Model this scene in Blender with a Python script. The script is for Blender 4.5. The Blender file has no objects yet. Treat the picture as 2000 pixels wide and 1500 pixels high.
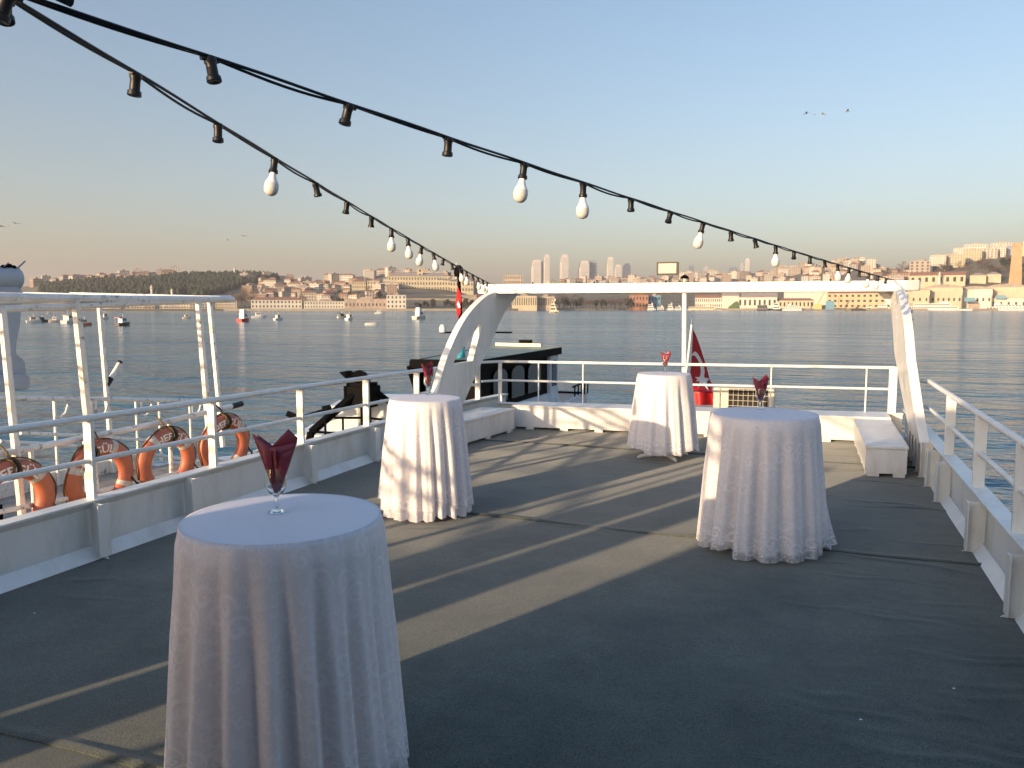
import bpy, bmesh, math, random
from mathutils import Vector, Matrix
R = math.radians
random.seed(7)
scene = bpy.context.scene
col = scene.collection
PI = math.pi

# ------------------------------------------------------------------ camera
F, HOR, CH = 1550.0, 598.0, 1.87          # focal length and horizon row in the 2000x1500 photo, eye height above deck
pitch = math.atan((750 - HOR) / F)
yaw = math.atan(585 / F / math.cos(pitch))
fw = Vector((-math.sin(yaw) * math.cos(pitch), math.cos(yaw) * math.cos(pitch), -math.sin(pitch)))
rt = Vector((math.cos(yaw), math.sin(yaw), 0))
up = rt.cross(fw)
CAM = Vector((0, 0, CH))
cam_d = bpy.data.cameras.new('camera'); cam = bpy.data.objects.new('camera', cam_d); col.objects.link(cam)
cam_d.sensor_fit = 'HORIZONTAL'; cam_d.sensor_width = 36; cam_d.lens = 36 * F / 2000
cam_d.clip_start = 0.05; cam_d.clip_end = 20000
cam.matrix_world = Matrix(((rt.x, up.x, -fw.x, 0), (rt.y, up.y, -fw.y, 0), (rt.z, up.z, -fw.z, CH), (0, 0, 0, 1)))
scene.camera = cam

# ------------------------------------------------------------------ sky, sun, exposure
SUN_AZ, SUN_EL = R(23.9), R(10.2)          # light travels towards +X sin, +Y cos
travel = Vector((math.sin(SUN_AZ) * math.cos(SUN_EL), math.cos(SUN_AZ) * math.cos(SUN_EL), -math.sin(SUN_EL)))
w = bpy.data.worlds.new('World'); scene.world = w; w.use_nodes = True
nt = w.node_tree; nt.nodes.clear()
out = nt.nodes.new('ShaderNodeOutputWorld'); bg = nt.nodes.new('ShaderNodeBackground')
sky = nt.nodes.new('ShaderNodeTexSky'); sky.sky_type = 'NISHITA'; sky.sun_disc = False
sky.sun_elevation = SUN_EL; sky.sun_rotation = PI + SUN_AZ
sky.air_density = 1.0; sky.dust_density = 2.4; sky.ozone_density = 2.2; sky.altitude = 0
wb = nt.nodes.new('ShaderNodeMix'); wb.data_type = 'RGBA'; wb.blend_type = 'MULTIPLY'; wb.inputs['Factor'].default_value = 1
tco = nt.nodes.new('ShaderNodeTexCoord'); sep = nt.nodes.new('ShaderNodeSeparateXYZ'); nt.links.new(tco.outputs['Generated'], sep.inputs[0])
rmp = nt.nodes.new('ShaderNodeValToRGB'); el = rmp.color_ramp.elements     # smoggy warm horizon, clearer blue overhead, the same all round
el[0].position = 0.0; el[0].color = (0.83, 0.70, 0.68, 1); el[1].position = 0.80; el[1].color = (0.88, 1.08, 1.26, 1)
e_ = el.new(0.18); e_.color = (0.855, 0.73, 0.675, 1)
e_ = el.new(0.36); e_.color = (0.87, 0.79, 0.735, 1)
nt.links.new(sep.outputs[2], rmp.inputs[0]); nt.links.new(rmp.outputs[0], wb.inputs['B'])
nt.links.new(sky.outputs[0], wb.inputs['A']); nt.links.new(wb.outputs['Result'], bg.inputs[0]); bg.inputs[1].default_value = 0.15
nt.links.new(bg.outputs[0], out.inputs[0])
sun_d = bpy.data.lights.new('sun', 'SUN'); sun_d.energy = 3.3; sun_d.angle = R(0.6); sun_d.color = (1.0, 0.74, 0.47)
sun = bpy.data.objects.new('sun', sun_d); col.objects.link(sun)
sun.rotation_euler = travel.to_track_quat('-Z', 'Y').to_euler(); sun.location = (-8, -20, 12)
vs = scene.view_settings
vs.view_transform = 'Standard'; vs.look = 'None'; vs.exposure = 1.2; vs.gamma = 1; vs.use_curve_mapping = False

# ------------------------------------------------------------------ pixel helpers (direction only)
def ray(x, y): return fw + rt * ((x - 1000) / F) - up * ((y - 750) / F)
def onz(x, y, z=0.0):
    d = ray(x, y); return CAM + d * ((z - CH) / d.z)
def onx(x, y, X):
    d = ray(x, y); return CAM + d * (X / d.x)
def ony(x, y, Y):
    d = ray(x, y); return CAM + d * (Y / d.y)
fh = Vector((-math.sin(yaw), math.cos(yaw), 0))
def far(px, D, z=0.0):                     # point at column px, horizontal depth D, height z
    k = (px - 1000) / F * (math.cos(pitch) + 0.006)
    p = fh * D + rt * (D * k); return Vector((p.x, p.y, z))
def zat(py, D): return CH + (HOR - py) / F * D
WATER = -3.0
def on_water(px, py):
    D = (CH - WATER) * F / (py - HOR); return far(px, D, WATER), D

# ------------------------------------------------------------------ materials
MAT = {}
def nm(name):
    m = bpy.data.materials.new(name); m.use_nodes = True
    n = m.node_tree.nodes; b = n['Principled BSDF']
    return m, m.node_tree, n, b
def simple(name, c, rough=0.5, metal=0.0, var=0.0, vscale=6.0, bump=0.0, bscale=40.0, spec=0.5, c2=None, coat=0.0):
    m, t, n, b = nm(name)
    b.inputs['Roughness'].default_value = rough; b.inputs['Metallic'].default_value = metal
    b.inputs['Specular IOR Level'].default_value = spec; b.inputs['Coat Weight'].default_value = coat
    b.inputs['Base Color'].default_value = (*c, 1)
    tc = n.new('ShaderNodeTexCoord')
    if var > 0 or c2:
        no = n.new('ShaderNodeTexNoise'); no.inputs['Scale'].default_value = vscale; no.inputs['Detail'].default_value = 6
        no.inputs['Roughness'].default_value = 0.65
        t.links.new(tc.outputs['Object'], no.inputs['Vector'])
        cr = n.new('ShaderNodeValToRGB')
        lo = c2 if c2 else tuple(x * (1 - var) for x in c)
        cr.color_ramp.elements[0].color = (*lo, 1); cr.color_ramp.elements[1].color = (*c, 1)
        cr.color_ramp.elements[0].position = 0.32; cr.color_ramp.elements[1].position = 0.62
        t.links.new(no.outputs[0], cr.inputs[0]); t.links.new(cr.outputs[0], b.inputs['Base Color'])
    if bump > 0:
        no2 = n.new('ShaderNodeTexNoise'); no2.inputs['Scale'].default_value = bscale; no2.inputs['Detail'].default_value = 4
        t.links.new(tc.outputs['Object'], no2.inputs['Vector'])
        bp = n.new('ShaderNodeBump'); bp.inputs['Strength'].default_value = bump; bp.inputs['Distance'].default_value = 0.02
        t.links.new(no2.outputs[0], bp.inputs['Height']); t.links.new(bp.outputs[0], b.inputs['Normal'])
    MAT[name] = m; return m

def white_paint(name, c, rough, rust=0.0, scale=3.0):
    m, t, n, b = nm(name); L = t.links
    b.inputs['Roughness'].default_value = rough
    tc = n.new('ShaderNodeTexCoord')
    no = n.new('ShaderNodeTexNoise'); no.inputs['Scale'].default_value = scale; no.inputs['Detail'].default_value = 8; no.inputs['Roughness'].default_value = 0.7
    mp = n.new('ShaderNodeMapping'); mp.inputs['Scale'].default_value = (1, 1, 0.35)
    L.new(tc.outputs['Object'], mp.inputs[0]); L.new(mp.outputs[0], no.inputs['Vector'])
    cr = n.new('ShaderNodeValToRGB')
    cr.color_ramp.elements[0].color = (c[0] * .80, c[1] * .78, c[2] * .74, 1); cr.color_ramp.elements[0].position = 0.3
    cr.color_ramp.elements[1].color = (*c, 1); cr.color_ramp.elements[1].position = 0.52
    L.new(no.outputs[0], cr.inputs[0])
    no2 = n.new('ShaderNodeTexNoise'); no2.inputs['Scale'].default_value = 9; no2.inputs['Detail'].default_value = 10; no2.inputs['Roughness'].default_value = 0.75
    L.new(tc.outputs['Object'], no2.inputs['Vector'])
    cr2 = n.new('ShaderNodeValToRGB'); cr2.color_ramp.elements[0].position = 0.70 - rust * .2; cr2.color_ramp.elements[1].position = 0.76 - rust * .18
    L.new(no2.outputs[0], cr2.inputs[0])
    mx = n.new('ShaderNodeMix'); mx.data_type = 'RGBA'; mx.inputs['B'].default_value = (0.10, 0.075, 0.06, 1)
    L.new(cr.outputs[0], mx.inputs['A'])
    ml = n.new('ShaderNodeMath'); ml.operation = 'MULTIPLY'; ml.inputs[1].default_value = 0.35 + rust * .6
    L.new(cr2.outputs[0], ml.inputs[0]); L.new(ml.outputs[0], mx.inputs['Factor'])
    L.new(mx.outputs['Result'], b.inputs['Base Color'])
    bp = n.new('ShaderNodeBump'); bp.inputs['Strength'].default_value = 0.12; bp.inputs['Distance'].default_value = 0.01
    L.new(no.outputs[0], bp.inputs['Height']); L.new(bp.outputs[0], b.inputs['Normal'])
    MAT[name] = m
white_paint('ship_white', (0.74, 0.73, 0.68), 0.38, 0.12)
white_paint('box_white', (0.68, 0.67, 0.645), 0.42, 0.05, 5)
white_paint('worn_white', (0.78, 0.76, 0.70), 0.5, 0.75)
white_paint('old_white', (0.66, 0.68, 0.68), 0.45, 0.3)
white_paint('pale_grey', (0.40, 0.42, 0.45), 0.5, 0.1, 1.0)
simple('black_rubber', (0.006, 0.006, 0.0065), 0.42, spec=.35)
simple('black_paint', (0.0035, 0.0035, 0.004), 0.6, spec=.04)
simple('lamp_white', (0.58, 0.565, 0.51), 0.3)
simple('dark_wood', (0.0045, 0.003, 0.0024), 0.6, var=.5, vscale=9, spec=.05)
simple('cabin_brown', (0.30, 0.27, 0.24), 0.5, var=.3)
simple('green_paint', (0.16, 0.28, 0.06), 0.5, var=.4)
simple('roof_felt', (0.22, 0.27, 0.22), 0.55, var=.35, vscale=2)
simple('orange', (0.46, 0.13, 0.06), 0.5, vscale=5, bump=.1, c2=(.34, .10, .06))
simple('ring_tape', (0.55, 0.50, 0.45), 0.5, var=.4, vscale=20)
simple('ring_text', (0.72, 0.68, 0.62), 0.6)
simple('rope', (0.16, 0.10, 0.035), 0.9, var=.6, vscale=60)
simple('black_rope', (0.02, 0.017, 0.014), 0.9)
simple('red_flag', (0.50, 0.010, 0.014), 0.75)
simple('flag_white', (0.78, 0.76, 0.74), 0.75)
simple('grey_metal', (0.30, 0.30, 0.30), 0.45, 0.5, var=.3)
simple('ac_cream', (0.62, 0.58, 0.46), 0.5, var=.2)
simple('dark_hole', (0.010, 0.010, 0.010), 0.8)
simple('lens', (0.42, 0.42, 0.33), 0.2)
simple('glass_dark', (0.025, 0.032, 0.038), 0.08)
simple('wood_deck', (0.33, 0.29, 0.24), 0.75, var=.45, vscale=5)
simple('teal_plastic', (0.06, 0.38, 0.46), 0.4)
simple('hull_blue', (0.02, 0.03, 0.06), 0.4)
simple('table_metal', (0.55, 0.55, 0.54), 0.35, 0.6)

def cloth_mat(name, c, transl=0.25, lace=False, wrinkle=0.25):
    m, t, n, b = nm(name); L = t.links; n.remove(b)
    o = n['Material Output']
    d = n.new('ShaderNodeBsdfDiffuse'); d.inputs[0].default_value = (*c, 1)
    tr = n.new('ShaderNodeBsdfTranslucent'); tr.inputs[0].default_value = (*c, 1)
    gl = n.new('ShaderNodeBsdfGlossy'); gl.inputs['Roughness'].default_value = 0.45; gl.inputs[0].default_value = (1, 1, 1, 1)
    mx = n.new('ShaderNodeMixShader'); mx.inputs[0].default_value = transl
    L.new(d.outputs[0], mx.inputs[1]); L.new(tr.outputs[0], mx.inputs[2])
    mg = n.new('ShaderNodeMixShader'); mg.inputs[0].default_value = 0.05
    L.new(mx.outputs[0], mg.inputs[1]); L.new(gl.outputs[0], mg.inputs[2])
    uv = n.new('ShaderNodeUVMap'); uv.uv_map = 'UV'
    wv = n.new('ShaderNodeTexNoise'); wv.inputs['Scale'].default_value = 16; wv.inputs['Detail'].default_value = 5
    L.new(uv.outputs[0], wv.inputs['Vector'])
    bp = n.new('ShaderNodeBump'); bp.inputs['Strength'].default_value = wrinkle; bp.inputs['Distance'].default_value = 0.02
    L.new(wv.outputs[0], bp.inputs['Height'])
    for s in (d, tr, gl): L.new(bp.outputs[0], s.inputs['Normal'])
    last = mg.outputs[0]
    if lace:
        def swirl(scale, k, rmax, seed):
            mp = n.new('ShaderNodeMapping'); mp.inputs['Location'].default_value = (seed, seed * .7, 0); L.new(uv.outputs[0], mp.inputs[0])
            vo = n.new('ShaderNodeTexVoronoi'); vo.voronoi_dimensions = '2D'; vo.inputs['Scale'].default_value = scale; vo.inputs['Randomness'].default_value = 0.75
            L.new(mp.outputs[0], vo.inputs['Vector'])
            sub = n.new('ShaderNodeVectorMath'); sub.operation = 'SUBTRACT'
            L.new(mp.outputs[0], sub.inputs[0]); L.new(vo.outputs['Position'], sub.inputs[1])
            sp = n.new('ShaderNodeSeparateXYZ'); L.new(sub.outputs[0], sp.inputs[0])
            at = n.new('ShaderNodeMath'); at.operation = 'ARCTAN2'; L.new(sp.outputs[1], at.inputs[0]); L.new(sp.outputs[0], at.inputs[1])
            ml = n.new('ShaderNodeMath'); ml.operation = 'MULTIPLY_ADD'; ml.inputs[1].default_value = k
            L.new(vo.outputs['Distance'], ml.inputs[0]); L.new(at.outputs[0], ml.inputs[2])
            sn = n.new('ShaderNodeMath'); sn.operation = 'SINE'; L.new(ml.outputs[0], sn.inputs[0])
            lt = n.new('ShaderNodeMapRange'); lt.inputs['From Min'].default_value = 0.0; lt.inputs['From Max'].default_value = 0.35
            L.new(sn.outputs[0], lt.inputs['Value'])
            rm = n.new('ShaderNodeMapRange'); rm.inputs['From Min'].default_value = rmax; rm.inputs['From Max'].default_value = rmax * .85
            L.new(vo.outputs['Distance'], rm.inputs['Value'])
            mm = n.new('ShaderNodeMath'); mm.operation = 'MULTIPLY'; L.new(lt.outputs[0], mm.inputs[0]); L.new(rm.outputs[0], mm.inputs[1])
            return mm
        a = swirl(8.5, 17.0, 0.46, 0.0); c2 = swirl(21.0, 14.0, 0.45, 3.3)
        gn = n.new('ShaderNodeTexNoise'); gn.inputs['Scale'].default_value = 3.2; L.new(uv.outputs[0], gn.inputs['Vector'])
        gm_ = n.new('ShaderNodeMapRange'); gm_.inputs['From Min'].default_value = .42; gm_.inputs['From Max'].default_value = .6; gm_.inputs['To Min'].default_value = .15; L.new(gn.outputs[0], gm_.inputs['Value'])
        am_ = n.new('ShaderNodeMath'); am_.operation = 'MULTIPLY'; L.new(a.outputs[0], am_.inputs[0]); L.new(gm_.outputs[0], am_.inputs[1])
        cm_ = n.new('ShaderNodeMath'); cm_.operation = 'MULTIPLY'; cm_.inputs[1].default_value = .6; L.new(c2.outputs[0], cm_.inputs[0])
        mxm = n.new('ShaderNodeMath'); mxm.operation = 'MAXIMUM'; L.new(am_.outputs[0], mxm.inputs[0]); L.new(cm_.outputs[0], mxm.inputs[1])
        al = n.new('ShaderNodeMapRange'); al.inputs['To Max'].default_value = 0.98
        us = n.new('ShaderNodeSeparateXYZ'); L.new(uv.outputs[0], us.inputs[0])
        hm = n.new('ShaderNodeMapRange'); hm.inputs['From Min'].default_value = .04; hm.inputs['From Max'].default_value = .30; hm.inputs['To Min'].default_value = .42; hm.inputs['To Max'].default_value = .84
        L.new(us.outputs[1], hm.inputs['Value'])
        tpm = n.new('ShaderNodeMath'); tpm.operation = 'GREATER_THAN'; tpm.inputs[1].default_value = 3.9; L.new(us.outputs[0], tpm.inputs[0])
        mn = n.new('ShaderNodeMath'); mn.operation = 'MAXIMUM'; L.new(hm.outputs[0], mn.inputs[0]); L.new(tpm.outputs[0], mn.inputs[1])
        L.new(mn.outputs[0], al.inputs['To Min'])
        L.new(mxm.outputs[0], al.inputs['Value'])
        tp = n.new('ShaderNodeBsdfTransparent')
        fm = n.new('ShaderNodeMixShader'); L.new(al.outputs[0], fm.inputs[0]); L.new(tp.outputs[0], fm.inputs[1]); L.new(last, fm.inputs[2])
        last = fm.outputs[0]
    L.new(last, o.inputs[0]); MAT[name] = m
cloth_mat('satin_cloth', (0.82, 0.77, 0.78), 0.25, wrinkle=.12)
cloth_mat('lace_cloth', (0.90, 0.87, 0.86), 0.35, True, wrinkle=.12)
cloth_mat('napkin_cloth', (0.22, 0.014, 0.032), 0.15, wrinkle=.15)
cloth_mat('red_bunting', (0.40, 0.007, 0.012), 0.04, wrinkle=.2)

def glass_mat():
    m, t, n, b = nm('clear_glass'); L = t.links; n.remove(b); o = n['Material Output']
    g = n.new('ShaderNodeBsdfGlass'); g.inputs['IOR'].default_value = 1.48; g.inputs['Roughness'].default_value = 0.0; g.inputs['Color'].default_value = (.97, .985, .98, 1)
    L.new(g.outputs[0], o.inputs[0]); MAT['clear_glass'] = m
glass_mat()

def carpet_mat():
    m, t, n, b = nm('carpet'); L = t.links
    tc = n.new('ShaderNodeTexCoord')
    big = n.new('ShaderNodeTexNoise'); big.inputs['Scale'].default_value = 1.6; big.inputs['Detail'].default_value = 8; big.inputs['Roughness'].default_value = 0.7
    L.new(tc.outputs['Object'], big.inputs['Vector'])
    fine = n.new('ShaderNodeTexNoise'); fine.inputs['Scale'].default_value = 170; fine.inputs['Detail'].default_value = 3
    L.new(tc.outputs['Object'], fine.inputs['Vector'])
    cr = n.new('ShaderNodeValToRGB'); e = cr.color_ramp.elements
    e[0].position = .30; e[0].color = (0.034, 0.046, 0.039, 1); e[1].position = .70; e[1].color = (0.092, 0.102, 0.080, 1)
    L.new(big.outputs[0], cr.inputs[0])
    cf = n.new('ShaderNodeValToRGB'); e = cf.color_ramp.elements
    e[0].position = .34; e[0].color = (0.42, 0.42, 0.42, 1); e[1].position = .66; e[1].color = (1.55, 1.52, 1.45, 1)
    L.new(fine.outputs[0], cf.inputs[0])
    mu = n.new('ShaderNodeMix'); mu.data_type = 'RGBA'; mu.blend_type = 'MULTIPLY'; mu.inputs['Factor'].default_value = 1
    L.new(cr.outputs[0], mu.inputs['A']); L.new(cf.outputs[0], mu.inputs['B'])
    # lint specks
    vo = n.new('ShaderNodeTexVoronoi'); vo.inputs['Scale'].default_value = 26; L.new(tc.outputs['Object'], vo.inputs['Vector'])
    ms = n.new('ShaderNodeMapRange'); ms.inputs['From Min'].default_value = 0.055; ms.inputs['From Max'].default_value = 0.03
    L.new(vo.outputs['Distance'], ms.inputs['Value'])
    hs = n.new('ShaderNodeSeparateXYZ'); L.new(vo.outputs['Color'], hs.inputs[0])
    gt = n.new('ShaderNodeMath'); gt.operation = 'GREATER_THAN'; gt.inputs[1].default_value = 0.80; L.new(hs.outputs[0], gt.inputs[0])
    mm = n.new('ShaderNodeMath'); mm.operation = 'MULTIPLY'; L.new(ms.outputs[0], mm.inputs[0]); L.new(gt.outputs[0], mm.inputs[1])
    m2 = n.new('ShaderNodeMath'); m2.operation = 'MULTIPLY'; m2.inputs[1].default_value = 0.30; L.new(mm.outputs[0], m2.inputs[0])
    mx = n.new('ShaderNodeMix'); mx.data_type = 'RGBA'; mx.inputs['B'].default_value = (0.30, 0.29, 0.27, 1)
    L.new(m2.outputs[0], mx.inputs['Factor']); L.new(mu.outputs['Result'], mx.inputs['A'])
    L.new(mx.outputs['Result'], b.inputs['Base Color'])
    b.inputs['Roughness'].default_value = 0.9; b.inputs['Specular IOR Level'].default_value = 0.15
    b.inputs['Sheen Weight'].default_value = 0.25; b.inputs['Sheen Roughness'].default_value = 0.5
    bp = n.new('ShaderNodeBump'); bp.inputs['Strength'].default_value = 0.55; bp.inputs['Distance'].default_value = 0.004
    L.new(fine.outputs[0], bp.inputs['Height'])
    cw = n.new('ShaderNodeTexNoise'); cw.inputs['Scale'].default_value = 5; cw.inputs['Detail'].default_value = 4
    mp = n.new('ShaderNodeMapping'); mp.inputs['Scale'].default_value = (.8, 1.1, 1); L.new(tc.outputs['Object'], mp.inputs[0]); L.new(mp.outputs[0], cw.inputs['Vector'])
    bp2 = n.new('ShaderNodeBump'); bp2.inputs['Strength'].default_value = 0.22; bp2.inputs['Distance'].default_value = 0.02
    L.new(cw.outputs[0], bp2.inputs['Height']); L.new(bp.outputs[0], bp2.inputs['Normal']); L.new(bp2.outputs[0], b.inputs['Normal'])
    MAT['carpet'] = m
carpet_mat()

def water_mat():
    m, t, n, b = nm('water'); L = t.links
    b.inputs['Base Color'].default_value = (0.030, 0.092, 0.122, 1); b.inputs['Roughness'].default_value = 0.14; b.inputs['IOR'].default_value = 1.33
    tc = n.new('ShaderNodeTexCoord')
    def tex(scale, sx, sy, rot, det, rough=.55):
        mp = n.new('ShaderNodeMapping'); mp.inputs['Scale'].default_value = (sx, sy, 1); mp.inputs['Rotation'].default_value = (0, 0, rot)
        L.new(tc.outputs['Object'], mp.inputs[0])
        x = n.new('ShaderNodeTexNoise'); x.inputs['Scale'].default_value = scale; x.inputs['Detail'].default_value = det; x.inputs['Roughness'].default_value = rough
        L.new(mp.outputs[0], x.inputs['Vector']); return x
    big = tex(0.10, .45, 1, -yaw, 3); mid = tex(0.55, .5, 1, -yaw + .25, 4); small = tex(2.2, .6, 1, -yaw - .3, 3)
    patch = tex(0.010, .30, 1.6, -yaw, 5, .6)
    mr = n.new('ShaderNodeMapRange'); mr.inputs['From Min'].default_value = .38; mr.inputs['From Max'].default_value = .60
    mr.inputs['To Min'].default_value = .12; mr.inputs['To Max'].default_value = 1.15; L.new(patch.outputs[0], mr.inputs['Value'])
    def sc(x, k, mod):
        a = n.new('ShaderNodeMath'); a.operation = 'MULTIPLY'; a.inputs[1].default_value = k; L.new(x.outputs[0], a.inputs[0])
        if not mod: return a
        c = n.new('ShaderNodeMath'); c.operation = 'MULTIPLY'; L.new(a.outputs[0], c.inputs[0]); L.new(mr.outputs[0], c.inputs[1]); return c
    s1, s2, s3 = sc(big, 2.6, False), sc(mid, 1.45, True), sc(small, .11, True)
    ad = n.new('ShaderNodeMath'); L.new(s1.outputs[0], ad.inputs[0]); L.new(s2.outputs[0], ad.inputs[1])
    a2 = n.new('ShaderNodeMath'); L.new(ad.outputs[0], a2.inputs[0]); L.new(s3.outputs[0], a2.inputs[1])
    bp = n.new('ShaderNodeBump'); bp.inputs['Strength'].default_value = 1.0; bp.inputs['Distance'].default_value = 0.55
    L.new(a2.outputs[0], bp.inputs['Height']); L.new(bp.outputs[0], b.inputs['Normal'])
    MAT['water'] = m
water_mat()

def wall_mat(name, cols):
    m, t, n, b = nm(name); L = t.links
    oi = n.new('ShaderNodeObjectInfo'); cr = n.new('ShaderNodeValToRGB'); cr.color_ramp.interpolation = 'CONSTANT'
    el = cr.color_ramp.elements
    while len(el) < len(cols): el.new(0.5)
    for i, c in enumerate(cols): el[i].position = i / len(cols); el[i].color = (*c, 1)
    L.new(oi.outputs['Random'], cr.inputs[0])
    tc = n.new('ShaderNodeTexCoord'); no = n.new('ShaderNodeTexNoise'); no.inputs['Scale'].default_value = .25; no.inputs['Detail'].default_value = 6
    L.new(tc.outputs['Object'], no.inputs['Vector'])
    mr = n.new('ShaderNodeMapRange'); mr.inputs['From Min'].default_value = .3; mr.inputs['From Max'].default_value = .7; mr.inputs['To Min'].default_value = .78; mr.inputs['To Max'].default_value = 1.05
    L.new(no.outputs[0], mr.inputs['Value'])
    mu = n.new('ShaderNodeVectorMath'); mu.operation = 'SCALE'; L.new(cr.outputs[0], mu.inputs[0]); L.new(mr.outputs[0], mu.inputs['Scale'])
    L.new(mu.outputs[0], b.inputs['Base Color']); b.inputs['Roughness'].default_value = .85; MAT[name] = m
wall_mat('town_wall', [(.52, .46, .36), (.42, .34, .27), (.60, .57, .50), (.36, .27, .21), (.50, .43, .31), (.55, .48, .41), (.42, .39, .36), (.62, .56, .43)])
wall_mat('block_wall', [(.50, .46, .39), (.38, .33, .28), (.56, .53, .47), (.45, .37, .29)])
simple('cream_wall', (.50, .44, .31), .8, var=.18, vscale=.15)
simple('yellow_wall', (.48, .40, .25), .8, var=.15, vscale=.15)
simple('white_wall', (.57, .55, .48), .8, var=.15, vscale=.1)
simple('ruin_wall', (.42, .34, .28), .85, var=.35, vscale=.2)
simple('brick_wall', (.36, .19, .12), .85, var=.3, vscale=.2)
simple('chimney_brick', (.42, .29, .16), .85, var=.25, vscale=.25)
simple('roof_tile', (.30, .15, .10), .85, var=.3, vscale=.3)
simple('roof_grey', (.34, .29, .25), .85, var=.3, vscale=.3)
simple('window_dark', (.055, .052, .052), .6, spec=.1)
simple('tower_pale', (.55, .51, .45), .5, var=.1, vscale=.02)
simple('tower_grey', (.34, .36, .38), .4, var=.1, vscale=.02)
simple('tower_glass', (.18, .23, .29), .25)
simple('hill_earth', (.17, .145, .09), .95, var=.5, vscale=.02)
simple('forest_green', (.030, .042, .024), .95, var=.5, vscale=.05)
simple('olive_leaf', (.060, .060, .030), .95, var=.5, vscale=.2)
simple('bare_twig', (.15, .105, .07), .95, var=.4, vscale=.2)
simple('bark', (.08, .06, .045), .9)
simple('quay_stone', (.28, .25, .20), .9, var=.3, vscale=.1)
simple('grass_slope', (.10, .16, .05), .95, var=.3, vscale=.1)
simple('boat_white', (.64, .63, .60), .35)
simple('boat_red', (.48, .03, .02), .4)
simple('boat_orange', (.46, .17, .05), .5)
simple('boat_black', (.03, .028, .026), .5)
simple('boat_cream', (.62, .56, .42), .5)
simple('boat_steel', (.12, .12, .13), .5)
simple('tarp_blue', (.10, .24, .33), .6)
simple('crane_yellow', (.55, .38, .12), .5)
simple('gull_grey', (.32, .32, .33), .8)

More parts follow.
